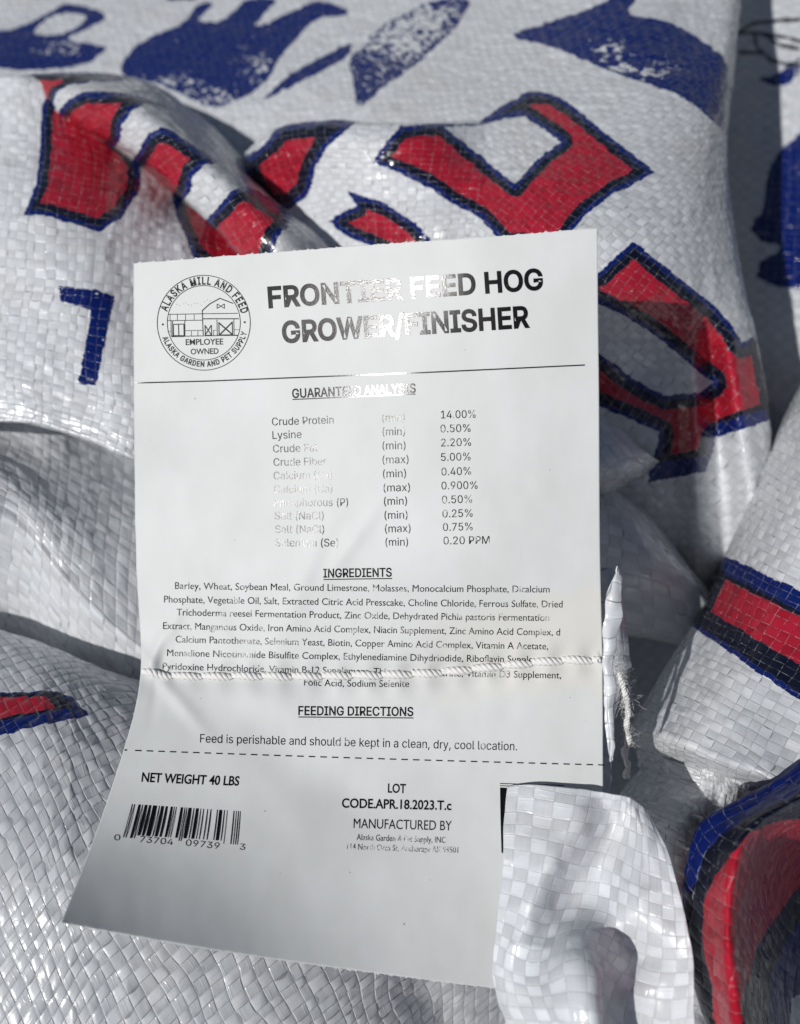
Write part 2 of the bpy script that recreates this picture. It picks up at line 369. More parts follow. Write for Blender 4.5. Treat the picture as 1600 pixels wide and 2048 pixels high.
def d_body(X, Y):
    # two lengthwise pleats in the lower right of the bag, and the dip under the tag
    a = sstep(560, 760, Y) * np.exp(-((X - 1430 - (Y - 850) * .10) / 26) ** 2) * .007
    b = -sstep(560, 760, Y) * np.exp(-((X - 1392 - (Y - 850) * .02) / 30) ** 2) * .005
    c = -sstep(640, 700, Y) * np.exp(-((X - 1475 - (Y - 800) * .15) / 22) ** 2) * .004
    e = np.exp(-((X - 1300) / 70) ** 2 - ((Y - 720) / 70) ** 2) * .006
    return a + b + c + e
cloth('body', rows, bag, tape=.0028, ang=38, prints=[letter(big_letter, 9, 20), letter(right_letter, 9, 24), {'p': [(1296, 962), (1412, 939), (1418, 895), (1308, 916)], 'b': [(K_, 0)]}, {'p': [(1294, 967), (1413, 942), (1418, 908), (1303, 930)], 'b': [(B_, 0)]}, {'p': [(1431, 872), (1548, 832), (1544, 798), (1433, 838)], 'b': [(K_, 0)]}, {'p': [(1431, 875), (1548, 836), (1546, 810), (1433, 849)], 'b': [(B_, 0)]}, letter(lower_letter)] + animals, seed=3, step=3.0, wrinkle=.0010, wscale=.05, dfun=d_body)

# its front panel, rolled over a crest, left and middle
crest = [(-260, 168, .345), (-60, 160, .335), (40, 150, .325), (160, 180, .325), (300, 260, .33), (430, 330, .335), (500, 300, .325), (562, 254, .312), (700, 246, .300), (850, 248, .297), (960, 240, .307), (1060, 262, .303)]
def off(row, dx, dy, dd):
    return [(x + (dx[i] if hasattr(dx, '__len__') else dx), y + (dy[i] if hasattr(dy, '__len__') else dy), d + (dd[i] if hasattr(dd, '__len__') else dd)) for i, (x, y, d) in enumerate(row)]
r_ = [off(crest, 0, 75, .075), off(crest, 0, 22, .028), crest, off(crest, 0, 32, -.010),
      [(-260, 300, .318), (-60, 290, .308), (60, 290, .300), (180, 320, .302), (300, 370, .312), (430, 420, .326), (520, 400, .318), (610, 360, .300), (720, 345, .288), (850, 345, .283), (960, 345, .284), (1060, 380, .278)],
      [(-260, 440, .295), (-60, 430, .285), (60, 430, .278), (180, 440, .280), (300, 455, .290), (430, 480, .302), (540, 490, .303), (640, 480, .293), (740, 470, .283), (850, 460, .275), (960, 450, .2735), (1060, 480, .273)],
      [(-260, 600, .282), (-60, 600, .272), (60, 600, .268), (180, 600, .268), (300, 600, .276), (430, 610, .285), (540, 620, .29), (640, 620, .288), (740, 600, .284), (850, 600, .282), (960, 600, .29), (1060, 620, .31)],
      [(-260, 740, .272), (-60, 745, .264), (60, 755, .260), (180, 775, .259), (300, 790, .261), (430, 800, .28), (540, 820, .285), (640, 820, .288), (740, 800, .29), (850, 800, .295), (960, 800, .31), (1060, 820, .33)],
      [(-260, 826, .268), (-60, 832, .260), (60, 838, .257), (180, 870, .256), (300, 915, .257), (430, 950, .28), (540, 960, .29), (640, 960, .30), (740, 960, .31), (850, 960, .32), (960, 960, .33), (1060, 960, .35)],
      [(-260, 838, .280), (-60, 843, .272), (60, 848, .269), (180, 880, .268), (300, 927, .269), (430, 975, .29), (540, 980, .30), (640, 980, .31), (740, 980, .33), (850, 980, .34), (960, 980, .35), (1060, 980, .37)],
      [(-260, 820, .34), (-60, 820, .335), (60, 825, .332), (180, 850, .33), (300, 900, .33), (430, 950, .33), (540, 960, .34), (640, 960, .34), (740, 960, .36), (850, 960, .37), (960, 960, .38), (1060, 960, .40)]]
cloth('front_panel', r_, bag, bright=1.14, tape=.0028, ang=4, prints=[letter(left_piece, 9, 20), letter(left_piece2, 9, 20), letter(mid_piece, 10, 26), letter(big_letter, 9, 20), letter(lower_letter, 9, 20), {'p': mark, 'b': [(B_, 0)], 'speck': 1.0}],
      seed=11, step=3.0, wrinkle=.0013, wscale=.035, rough=.27, fine=.00022)

# the pinched ridge that runs down from the upper left to the tag
def sec(p):     # p: left tuck, left edge, crest, shoulder, wall, foot
    return p
rows = [[(60, 200, 0.3700), (40, 158, 0.3450), (44, 150, 0.3300), (60, 146, 0.3265), (90, 146, 0.3420), (130, 150, 0.3770), (180, 175, 0.4230)],
        [(120, 240, 0.3600), (74, 196, 0.3300), (84, 170, 0.3160), (130, 152, 0.3125), (210, 150, 0.3280), (270, 158, 0.3640), (310, 200, 0.4230)],
        [(190, 290, 0.3500), (118, 238, 0.3180), (130, 212, 0.3040), (190, 186, 0.2985), (280, 178, 0.3140), (350, 195, 0.3570), (390, 260, 0.4080)],
        [(290, 350, 0.3400), (208, 284, 0.3080), (222, 262, 0.2950), (270, 228, 0.2885), (330, 220, 0.3050), (410, 245, 0.3520), (470, 310, 0.4030)],
        [(370, 410, 0.3300), (296, 334, 0.2980), (306, 312, 0.2850), (350, 282, 0.2795), (405, 285, 0.2970), (470, 310, 0.3470), (540, 360, 0.3980)],
        [(460, 470, 0.3200), (372, 402, 0.2890), (382, 382, 0.2760), (425, 348, 0.2715), (478, 352, 0.2900), (540, 385, 0.3420), (600, 430, 0.3880)],
        [(540, 540, 0.3100), (442, 472, 0.2800), (452, 452, 0.2680), (495, 412, 0.2635), (550, 414, 0.2820), (600, 440, 0.3340), (660, 480, 0.3830)],
        [(600, 620, 0.3000), (505, 545, 0.2720), (515, 525, 0.2620), (560, 480, 0.2585), (620, 470, 0.2780), (680, 500, 0.3290), (740, 540, 0.3780)],
        [(680, 720, 0.3000), (580, 640, 0.2720), (590, 620, 0.2660), (640, 570, 0.2645), (700, 550, 0.2840), (760, 570, 0.3320), (820, 610, 0.3780)]]
tube_prints = [
 letter([(36, 146), (240, 143), (270, 159), (200, 162), (135, 169), (112, 184), (106, 204), (112, 232), (60, 270), (10, 190)], 4, 10),
 letter([(116, 225), (136, 200), (170, 186), (262, 188), (340, 214), (290, 209), (262, 224), (245, 250), (240, 282), (190, 340), (90, 290)], 9, 18),
 letter([(282, 296), (298, 268), (322, 257), (348, 265), (434, 326), (406, 332), (388, 350), (382, 378), (350, 430), (230, 370)], 10, 22),
 letter([(438, 414), (460, 383), (488, 371), (518, 385), (608, 450), (576, 455), (556, 474), (546, 512), (520, 620), (360, 490)], 10, 24),
]
cloth('pinched_fold', rows, bag, tape=.0027, ang=8, prints=tube_prints, seed=21, step=2.6, wrinkle=.0005, wscale=.02, rough=.3)

# 2: bag at the far right, mostly beside the first one
bag2 = thing('feed_bag', 'flat white bag at the upper right edge with solid blue animal print', 'feed bag', (1580, 400, .40), 'crumpled feed bags in a heap')
rows = [[(1330, y, dl + .02), (1440, y, dl + .01), (1500, y, dl), (1600, y, dl - .010), (1760, y + 10, dl - .012), (1950, y + 20, dl + .01)] for y, dl in ((-200, .50), (0, .455), (200, .425), (400, .40), (600, .375), (760, .36), (900, .352), (1050, .35), (1250, .36))]
p2 = [{'p': [(1600, 268), (1562, 300), (1540, 335), (1530, 395), (1524, 430), (1508, 442), (1504, 462), (1522, 484), (1552, 488), (1562, 500), (1548, 512), (1520, 524), (1514, 556), (1560, 574), (1640, 580), (1720, 560), (1720, 250)], 'b': [(B_, 0)], 'speck': 1.15}]
for pl in ([(1470, 70), (1500, 50), (1560, 42), (1640, 40)], [(1475, 66), (1530, 68), (1580, 78), (1640, 92)], [(1510, 66), (1512, 95), (1540, 118), (1570, 128), (1640, 132)], [(1478, 104), (1520, 108)], [(1522, 162), (1560, 148), (1600, 118)], [(1530, 68), (1560, 90), (1600, 96)]):
    for a, b in zip(pl[:-1], pl[1:]):
        nx, ny = -(b[1] - a[1]), b[0] - a[0]; l = math.hypot(nx, ny); nx *= 3.4 / l; ny *= 3.4 / l
        p2.append({'p': [(a[0] + nx, a[1] + ny), (b[0] + nx, b[1] + ny), (b[0] - nx, b[1] - ny), (a[0] - nx, a[1] - ny)], 'b': [(K_, 0)]})
p2.append({'p': [(1520, 162), (1545, 150), (1572, 138), (1600, 128), (1600, 150), (1570, 172), (1545, 170)], 'b': [(B_, 0)], 'speck': .6})
cloth('body', rows, bag2, tape=.0034, ang=2, prints=p2, seed=31, step=4.0, wrinkle=.0012, wscale=.05)

# 3: bag coming in from the right with the red bar
bag3 = thing('feed_bag', 'white bag entering from the right edge with a slanted red bar outlined in blue', 'feed bag', (1450, 1300, .22), 'crumpled feed bags in a heap')
def edge_row(xe, y, d, slope=0.0, depth=.04, far=0):
    # outline point, then over the top and on to the right
    return [(xe + 70, y + 8, d + .095), (xe + 10, y + 4, d + .05), (xe, y, d + .016), (xe + 26, y + 8, d), (xe + 100, y + 36, d - depth * .5), (xe + 210, y + 80, d - depth * .8), (xe + 340, y + 130, d - depth), (xe + 520, y + 190, d - depth * 1.0), (xe + 740, y + 260, d - depth * .6), (xe + 960, y + 330, d + .06)]
rows = [edge_row(1720, 560, .300), edge_row(1650, 680, .288), edge_row(1590, 800, .276), edge_row(1536, 910, .268), edge_row(1460, 1090, .258), edge_row(1384, 1250, .250), edge_row(1322, 1360, .243), edge_row(1284, 1425, .238), edge_row(1268, 1462, .237),
        [(1340, 1500, .33), (1284, 1500, .285), (1272, 1490, .256), (1296, 1504, .244), (1380, 1530, .226), (1490, 1568, .217), (1620, 1592, .212), (1800, 1640, .212), (2020, 1700, .235), (2240, 1740, .32)]]
red_bar = [{'p': [(1446, 1112), (1475, 1122), (1600, 1183), (1760, 1262), (1760, 1500), (1600, 1400), (1560, 1375), (1383, 1252), (1404, 1195)], 'b': [(B_, 0)]},
           {'p': [(1440, 1128), (1452, 1148), (1600, 1224), (1760, 1310), (1760, 1485), (1600, 1388), (1392, 1248), (1404, 1195)], 'b': [(K_, 0)]},
           {'p': [(1450, 1158), (1600, 1236), (1760, 1322), (1760, 1420), (1600, 1332), (1420, 1222)], 'b': [(R_, 0)]}]
def d_fold(X, Y): return .0022 * np.sin((X + Y * .2) / 33.) * np.exp(-((Y - 1450 - (X - 1280) * .3) / 70.) ** 2)
cloth('upper_fold', rows, bag3, bright=1.1, tape=.0028, ang=4, prints=red_bar, seed=41, step=3.0, wrinkle=.0010, wscale=.03, dfun=d_fold, rough=.3)
rows = [[(1330, 1470, .30), (1290, 1472, .262), (1296, 1466, .250), (1340, 1480, .240), (1420, 1505, .228), (1540, 1550, .214), (1700, 1620, .205)],
        [(1340, 1508, .30), (1284, 1512, .264), (1276, 1506, .252), (1310, 1512, .240), (1400, 1540, .226), (1520, 1582, .222), (1700, 1640, .25)],
        [(1340, 1560, .31), (1292, 1556, .27), (1288, 1546, .252), (1320, 1552, .238), (1410, 1580, .226), (1530, 1615, .240), (1700, 1690, .28)],
        [(1310, 1620, .31), (1256, 1606, .272), (1250, 1594, .254), (1290, 1596, .238), (1390, 1620, .223), (1520, 1680, .245), (1700, 1760, .29)],
        [(1290, 1700, .31), (1236, 1680, .274), (1230, 1668, .256), (1276, 1670, .238), (1380, 1700, .226), (1520, 1760, .28), (1700, 1830, .31)],
        [(1290, 1840, .31), (1240, 1830, .276), (1234, 1810, .258), (1280, 1812, .240), (1390, 1830, .236), (1520, 1870, .28), (1700, 1920, .30)],
        [(1300, 2000, .31), (1250, 1990, .28), (1244, 1970, .262), (1290, 1972, .244), (1400, 1990, .24), (1530, 2020, .285), (1700, 2060, .30)],
        [(1310, 2160, .31), (1260, 2150, .28), (1254, 2130, .266), (1300, 2132, .248), (1410, 2150, .24), (1540, 2180, .285), (1700, 2220, .30)]]
cloth('lower_fold', rows, bag3, bright=1.1, tape=.0028, ang=10, seed=43, step=3.0, wrinkle=.0016, wscale=.02, rough=.27, fine=.0004)

# 4: bag in the bottom right corner with the rounded red letter
bag4 = thing('feed_bag', 'bulging bag in the bottom right corner, dark red print edged in black and blue', 'feed bag', (1500, 1850, .17), 'crumpled feed bags in a heap')
rows = [[(1720, 1480, .230), (1680, 1480, .205), (1660, 1470, .193), (1690, 1490, .185), (1720, 1510, .181), (1772, 1540, .230), (1860, 1580, .262), (1950, 1620, .27), (2190, 1680, .28), (2430, 1740, .36)],
        [(1600, 1575, .230), (1560, 1570, .205), (1540, 1562, .193), (1570, 1585, .184), (1610, 1600, .179), (1668, 1640, .228), (1764, 1690, .260), (1900, 1740, .27), (2140, 1800, .28), (2380, 1860, .36)],
        [(1490, 1640, .230), (1440, 1628, .205), (1424, 1618, .193), (1462, 1650, .183), (1520, 1655, .176), (1584, 1692, .228), (1700, 1755, .260), (1880, 1820, .27), (2120, 1880, .28), (2360, 1940, .36)],
        [(1450, 1730, .230), (1390, 1704, .205), (1376, 1692, .193), (1420, 1730, .182), (1484, 1740, .1735), (1544, 1775, .226), (1660, 1835, .258), (1870, 1900, .27), (2110, 1960, .28), (2350, 2020, .36)],
        [(1450, 1840, .230), (1378, 1800, .205), (1364, 1790, .193), (1410, 1825, .181), (1472, 1840, .1725), (1532, 1868, .225), (1650, 1925, .257), (1860, 1980, .27), (2100, 2040, .28), (2340, 2100, .36)],
        [(1470, 1940, .230), (1390, 1910, .205), (1374, 1900, .193), (1424, 1930, .181), (1474, 1945, .1725), (1534, 1972, .224), (1650, 2025, .256), (1860, 2080, .27), (2100, 2140, .28), (2340, 2200, .36)],
        [(1500, 2040, .230), (1430, 2030, .205), (1410, 2020, .193), (1450, 2040, .182), (1490, 2050, .174), (1550, 2078, .223), (1664, 2126, .254), (1870, 2180, .27), (2110, 2240, .28), (2350, 2300, .36)],
        [(1540, 2180, .230), (1470, 2180, .205), (1450, 2170, .193), (1490, 2180, .183), (1524, 2190, .176), (1580, 2218, .222), (1690, 2258, .252), (1880, 2300, .27), (2120, 2360, .28), (2360, 2420, .36)]]
rb = [{'p': [(1300, 1720), (1340, 1716), (1368, 1670), (1400, 1615), (1460, 1585), (1530, 1560), (1570, 1530), (1605, 1490), (1700, 1450), (1900, 1480), (1900, 1960), (1640, 1960), (1580, 2000), (1560, 2300), (1300, 2300)], 'b': [(B_, 0)]},
      {'p': [(1390, 1752), (1404, 1706), (1440, 1668), (1480, 1640), (1540, 1614), (1590, 1590), (1640, 1540), (1900, 1540), (1900, 1700), (1640, 1800), (1590, 1860), (1540, 1950), (1520, 2300), (1340, 2300), (1340, 1900), (1366, 1800)], 'b': [(K_, 0)]},
      {'p': [(1400, 1860), (1400, 1800), (1428, 1750), (1462, 1710), (1500, 1665), (1560, 1640), (1610, 1636), (1900, 1600), (1900, 1650), (1620, 1745), (1560, 1820), (1506, 1900), (1480, 1990), (1476, 2300), (1455, 2300), (1430, 1990)], 'b': [(R_, 0)]}]
cloth('body', rows, bag4, trans=0.0, tape=.0036, ang=12, prints=rb, seed=51, step=3.0, wrinkle=.0008, wscale=.03, weave=.00018, rough=.45, spec=.1)

# 5: lower left bag under the tag
bag5 = thing('feed_bag', 'coarsely woven white bag filling the lower left, under the loose end of the tag', 'feed bag', (100, 1700, .2), 'crumpled feed bags in a heap')
rows = [[(-260, 1300, .34), (0, 1330, .335), (300, 1420, .33), (560, 1500, .33), (850, 1540, .335), (1150, 1560, .35)],
        [(-260, 1222, .285), (0, 1272, .280), (140, 1318, .277), (300, 1376, .275), (700, 1440, .285), (1150, 1500, .30)],
        [(-260, 1205, .268), (0, 1258, .262), (140, 1302, .259), (300, 1362, .258), (700, 1430, .268), (1150, 1490, .29)],
        [(-260, 1260, .248), (0, 1310, .243), (140, 1350, .240), (300, 1410, .241), (700, 1480, .255), (1150, 1540, .282)],
        [(-260, 1400, .228), (0, 1430, .224), (140, 1465, .222), (300, 1510, .225), (700, 1570, .240), (1150, 1640, .275)],
        [(-260, 1560, .212), (0, 1590, .209), (140, 1610, .209), (300, 1640, .213), (700, 1690, .228), (1150, 1740, .268)],
        [(-260, 1720, .202), (0, 1740, .199), (140, 1760, .199), (300, 1780, .203), (700, 1820, .220), (1100, 1850, .262)],
        [(-260, 1880, .195), (0, 1890, .193), (140, 1900, .1935), (300, 1920, .197), (680, 1950, .213), (1050, 1960, .256)],
        [(-260, 2040, .190), (0, 2050, .1885), (140, 2055, .190), (300, 2060, .194), (660, 2070, .210), (1000, 2070, .252)],
        [(-260, 2260, .187), (0, 2260, .186), (140, 2260, .188), (300, 2260, .193), (640, 2260, .210), (960, 2260, .250)]]
pm = [{'p': [(-60, 1392), (0, 1382), (90, 1377), (120, 1379), (148, 1392), (160, 1408), (180, 1426), (110, 1440), (0, 1468), (-60, 1486)], 'b': [(B_, 0)]},
      {'p': [(-60, 1394), (0, 1385), (92, 1380), (118, 1382), (140, 1396), (150, 1410), (112, 1416), (0, 1438), (-60, 1450)], 'b': [(K_, 0)]},
      {'p': [(-60, 1400), (0, 1392), (82, 1388), (98, 1394), (112, 1410), (60, 1420), (0, 1432), (-60, 1444)], 'b': [(R_, 0)]}]
cloth('body', rows, bag5, bright=.99, seam=.65, asp=1.4, tape=.0027, ang=-37, prints=pm, seed=61, step=2.8, wrinkle=.0011, wscale=.035, weave=.00024, contrast=.8, fine=.00016, bump=1.3, dfun=lambda X, Y: .004 * np.exp(-((X - 860 - (Y - 2000) * .5) / 60) ** 2) * sstep(1900, 2000, Y))

# 6: grey folded edge on the left between the two
bag6 = thing('feed_bag', 'grey folded bag hem with sunlit white underside, at left running behind the tag', 'feed bag', (120, 1100, .26), 'crumpled feed bags in a heap')
def dh(x, y): return .026 * float(1 - sstep(20, 150, y - np.interp(x, [-260, 60, 180, 300, 430, 540], [826, 838, 870, 915, 950, 960]))) + .255 + .48 * (x / F * .26) + .30 * (1030 - y) / F * .26
def du(x, y, k=1.0):                     # the sunlit underside falls away to the lower left
    ye = 1030 + x * .985; return dh(x, ye) + .7 * (y - ye) / F * .26 * k
rows = []
for y0, y1 in ((740, 860), (800, 930), (880, 1010), (950, 1130)): rows.append([(x, y0 + (y1 - y0) * t, dh(x, y0 + (y1 - y0) * t)) for x, t in ((-260, -.6), (0, 0), (110, .38), (285, 1.0), (520, 1.9), (760, 2.6))])
rows.append([(-260, 960, dh(-260, 960)), (0, 1012, dh(0, 1012)), (110, 1112, dh(110, 1112)), (285, 1272, dh(285, 1272)), (520, 1400, dh(520, 1400)), (760, 1480, dh(760, 1480))])
ed_ = [(-260, 975), (0, 1032), (112, 1138), (286, 1302), (520, 1430), (760, 1510)]
rows.append([(x, y, dh(x, y) + .0002) for x, y in ed_])
rows.append([(x, y + 16, dh(x, y) + .0022) for x, y in ed_])
rows.append([(x, y + 60, dh(x, y) + .0065) for x, y in ed_])
rows.append([(x, y + 140, dh(x, y) + .0165) for x, y in ed_])
rows.append([(x, y + 240, dh(x, y) + .034) for x, y in ed_])
cloth('hem', rows, bag6, bright=1.12, tape=.0032, ang=3, seed=71, step=2.8, wrinkle=.0005, wscale=.03, weave=.00014, contrast=1.1)

# 7: inner folds of the bag in the dark gap right of the tag
bag7 = thing('feed_bag', 'unprinted bag in deep shade in the gap just right of the tag', 'feed bag', (1280, 1200, .28), 'crumpled feed bags in a heap')
# triangular fold
rows = [[(1020, 790, .275), (1110, 800, .268), (1200, 828, .262), (1255, 870, .262), (1308, 916, .268), (1330, 915, .30)],
        [(1020, 880, .264), (1110, 880, .258), (1200, 890, .254), (1250, 915, .256), (1290, 934, .264), (1310, 935, .29)],
        [(1020, 960, .262), (1110, 960, .258), (1200, 960, .256), (1235, 960, .258), (1264, 958, .266), (1280, 962, .29)],
        [(1020, 1010, .285), (1110, 1010, .28), (1190, 1010, .28), (1215, 1000, .28), (1235, 985, .285), (1240, 990, .30)]]
cloth('corner_fold', rows, bag7, tape=.0034, ang=42, seed=81, step=4.0, wrinkle=.0008, wscale=.02)
rows = [[(980, 900, .300), (1100, 940, .285), (1190, 958, .275), (1220, 970, .285), (1240, 975, .31), (1260, 975, .34)],
        [(980, 980, .290), (1100, 990, .276), (1220, 1010, .266), (1290, 1036, .274), (1312, 1040, .30), (1340, 1040, .34)],
        [(980, 1080, .284), (1100, 1080, .270), (1240, 1090, .262), (1352, 1130, .268), (1376, 1132, .30), (1400, 1130, .34)],
        [(980, 1180, .284), (1100, 1180, .270), (1240, 1180, .264), (1400, 1210, .268), (1426, 1212, .29), (1450, 1210, .34)],
        [(980, 1240, .290), (1100, 1240, .276), (1240, 1250, .272), (1400, 1280, .276), (1440, 1290, .30), (1470, 1290, .34)],
        [(980, 1262, .31), (1100, 1262, .30), (1240, 1266, .295), (1400, 1292, .30), (1440, 1300, .32), (1470, 1300, .35)],
        [(980, 1250, .35), (1100, 1250, .345), (1240, 1252, .34), (1400, 1276, .345), (1440, 1290, .355), (1470, 1290, .37)]]
cloth('inner_fold', rows, bag7, tape=.0040, ang=4, seed=83, step=4.0, wrinkle=.0006, wscale=.04)
rows = [[(900, 1180, .43), (1150, 1180, .43), (1300, 1180, .43), (1500, 1180, .43)], [(900, 1350, .40), (1150, 1350, .41), (1300, 1350, .42), (1500, 1350, .42)],
        [(900, 1500, .37), (1150, 1500, .375), (1300, 1500, .385), (1500, 1500, .385)], [(900, 1700, .34), (1150, 1700, .32), (1300, 1700, .33), (1500, 1700, .35)],
        [(850, 1950, .33), (1150, 1950, .32), (1300, 1950, .33), (1500, 1950, .35)], [(850, 2250, .33), (1150, 2250, .32), (1300, 2250, .33), (1500, 2250, .35)]]
cloth('deep_layer', rows, bag7, tape=.0036, ang=30, seed=85, step=5.0, wrinkle=.003, wscale=.05)

# 8: white corner flap in the foreground
bag8 = thing('feed_bag', 'curled checked white bag corner covering the lower right of the tag', 'feed bag', (1180, 1850, .17), 'crumpled feed bags in a heap')
# rows from the top edge down; columns from the left edge to the right edge
rows = [[(1016, 1574, 0.2040), (1050, 1570, 0.2025), (1110, 1574, 0.2005), (1170, 1580, 0.1990), (1215, 1586, 0.1980), (1246, 1591, 0.1980), (1268, 1599, 0.1985), (1284, 1610, 0.1990), (1298, 1626, 0.1990)],
        [(1008, 1645, 0.1999), (1050, 1645, 0.1984), (1110, 1648, 0.1959), (1160, 1650, 0.1949), (1205, 1660, .1990), (1236, 1670, .1982), (1270, 1680, 0.1949), (1305, 1690, 0.1934), (1334, 1702, 0.1924)],
        [(1006, 1712, 0.1960), (1048, 1714, 0.1940), (1100, 1716, 0.1915), (1140, 1722, 0.1940), (1180, 1732, 0.1978), (1222, 1744, 0.1960), (1266, 1756, 0.1910), (1316, 1770, 0.1890), (1358, 1780, 0.1870)],
        [(997, 1790, 0.1930), (1034, 1794, 0.1905), (1074, 1800, 0.1885), (1112, 1806, 0.1930), (1158, 1812, 0.1950), (1210, 1822, 0.1920), (1262, 1836, 0.1880), (1320, 1850, 0.1850), (1375, 1856, 0.1830)],
        [(988, 1865, 0.1905), (1016, 1872, 0.1880), (1046, 1880, 0.1863), (1090, 1884, 0.1870), (1140, 1868, 0.1850), (1190, 1874, 0.1845), (1250, 1905, 0.1890), (1320, 1925, 0.1850), (1386, 1920, 0.1805)],
        [(981, 1940, 0.1890), (1002, 1946, 0.1860), (1034, 1952, 0.1835), (1084, 1950, 0.1810), (1140, 1926, 0.1755), (1200, 1932, 0.1755), (1212, 1962, .1820), (1300, 1995, .1835), (1392, 1985, 0.1790)],
        [(990, 2000, 0.1870), (1014, 2006, 0.1840), (1050, 2008, 0.1805), (1096, 2005, 0.1755), (1150, 1992, 0.1705), (1202, 1998, 0.1715), (1204, 2020, .1815), (1300, 2062, .1840), (1394, 2055, 0.1780)],
        [(1016, 2060, 0.1850), (1040, 2066, 0.1815), (1076, 2070, 0.1775), (1116, 2068, 0.1725), (1160, 2060, 0.1685), (1204, 2066, 0.1705), (1204, 2090, .1815), (1304, 2128, .1845), (1395, 2130, 0.1770)],
        [(1060, 2160, 0.1835), (1084, 2166, 0.1800), (1114, 2170, 0.1760), (1146, 2170, 0.1715), (1180, 2170, 0.1680), (1212, 2176, 0.1700), (1210, 2190, .1815), (1310, 2220, .1840), (1396, 2230, 0.1765)]]
cloth('flap', rows, bag8, trans=.25, bright=1.38, holes=.1, seam=.12, tape=.0028, ang=3, seed=91, step=2.4, wrinkle=.0009, wscale=.014, weave=.00005, rough=.3, contrast=1.5, thick=.0002)

# 9: bag mouth behind the tag: torn tape edge and grey flap
bag9 = thing('feed_bag', 'narrow upright torn bag mouth beside the right end of the stitching', 'feed bag', (1220, 1350, .215), 'crumpled feed bags in a heap')
rows = [[(1234, 1134, .2012), (1236, 1132, .2011), (1239, 1136, .2014)],
        [(1222, 1166, .2004), (1231, 1164, .2001), (1241, 1170, .2006)],
        [(1213, 1196, .2000), (1226, 1200, .1992), (1239, 1202, .2002)],
        [(1211, 1232, .1992), (1222, 1236, .1990), (1243, 1234, .1996)],
        [(1205, 1268, .1990), (1219, 1270, .1984), (1236, 1266, .1992)],
        [(1206, 1304, .1986), (1220, 1306, .1982), (1232, 1304, .1990)],
        [(1203, 1330, .1990), (1214, 1330, .1986), (1228, 1332, .1992)],
        [(1207, 1372, .1984), (1220, 1374, .1978), (1232, 1370, .1986)],
        [(1207, 1420, .1986), (1217, 1422, .1980), (1229, 1418, .1986)],
        [(1213, 1470, .1984), (1221, 1468, .1982), (1226, 1472, .1986)],
        [(1219, 1522, .1990), (1221, 1524, .1988), (1224, 1520, .1992)]]
cloth('torn_edge', rows, bag9, bright=1.2, tape=.0036, ang=0, seed=95, step=1.6, wrinkle=.0007, wscale=.006, weave=.00016, thick=.00025, rough=.22)
rows = [[(1180, 1140, 0.2120), (1200, 1138, 0.2120), (1220, 1136, 0.2120), (1243, 1150, 0.2140)],
        [(1170, 1220, 0.2110), (1200, 1220, 0.2100), (1230, 1220, 0.2100), (1248, 1225, 0.2140)],
        [(1160, 1300, 0.2110), (1200, 1300, 0.2100), (1235, 1300, 0.2100), (1258, 1305, 0.2140)],
        [(1160, 1345, 0.2110), (1200, 1345, 0.2100), (1240, 1340, 0.2110), (1263, 1335, 0.2150)],
        [(1160, 1370, 0.2110), (1196, 1370, 0.2100), (1222, 1365, 0.2110), (1250, 1352, 0.2150)],
        [(1160, 1460, 0.2100), (1190, 1460, 0.2090), (1212, 1460, 0.2090), (1226, 1460, 0.2110)],
        [(1160, 1560, 0.2090), (1190, 1560, 0.2080), (1210, 1560, 0.2080), (1222, 1560, 0.2090)],
        [(1160, 1640, 0.2080), (1185, 1640, 0.2070), (1200, 1640, 0.2070), (1214, 1640, 0.2080)]]
cloth('back_layer', rows, bag9, tape=.0036, ang=0, seed=97, step=3.0, wrinkle=.0004, wscale=.02, thick=.0002)

# ------------------------------------------------------------------ ground under the heap
gm, b, P = new_mat('concrete')
tc = b.N.new('ShaderNodeNewGeometry')
c = b.mixc(b.rng(b.noise(tc.outputs['Position'], 9, 6, .7), .3, .7), (0.16, 0.155, 0.145, 1), (0.30, 0.29, 0.275, 1)); b.L.new(c, P.inputs['Base Color']); P.inputs['Roughness'].default_value = .9
bn = b.N.new('ShaderNodeBump'); bn.inputs['Distance'].default_value = .002; b.L.new(b.noise(tc.outputs['Position'], 120, 6, .7), bn.inputs['Height']); b.L.new(bn.outputs[0], P.inputs['Normal'])
me = bpy.data.meshes.new('ground'); me.from_pydata([(-40, -40, 0), (40, -40, 0), (40, 40, 0), (-40, 40, 0)], [], [(0, 1, 2, 3)]); me.materials.append(gm)
o = bpy.data.objects.new('ground', me); COL.objects.link(o); o['kind'] = 'structure'

# 10: the bag at the bottom of the heap
bag10 = thing('feed_bag', 'bottommost plain white bag, spread on the ground beneath all the others', 'feed bag', (700, 1000, .40), 'crumpled feed bags in a heap')
parent_loc[bag10.name] = np.array([0, .25, 0.0]); bag10.location = (0, .25, 0)
n = 150; X, Y = np.meshgrid(np.linspace(-.52, .62, n), np.linspace(-.22, .95, n), indexing='ij')
ex = 1 - np.maximum(np.abs((X - .05) / .57), np.abs((Y - .365) / .585)); Z = .002 + .062 * sstep(0, .35, ex) + sstep(0, .2, ex) * (.012 * fbm(X * 9, Y * 9, 5) )
UV = np.stack([X / .0033 + 300, Y / .0033 + 300], -1)
mesh_from_grid('body', np.stack([X, Y, Z], -1), {'tape': UV}, cloth_material('under_weave'), bag10)
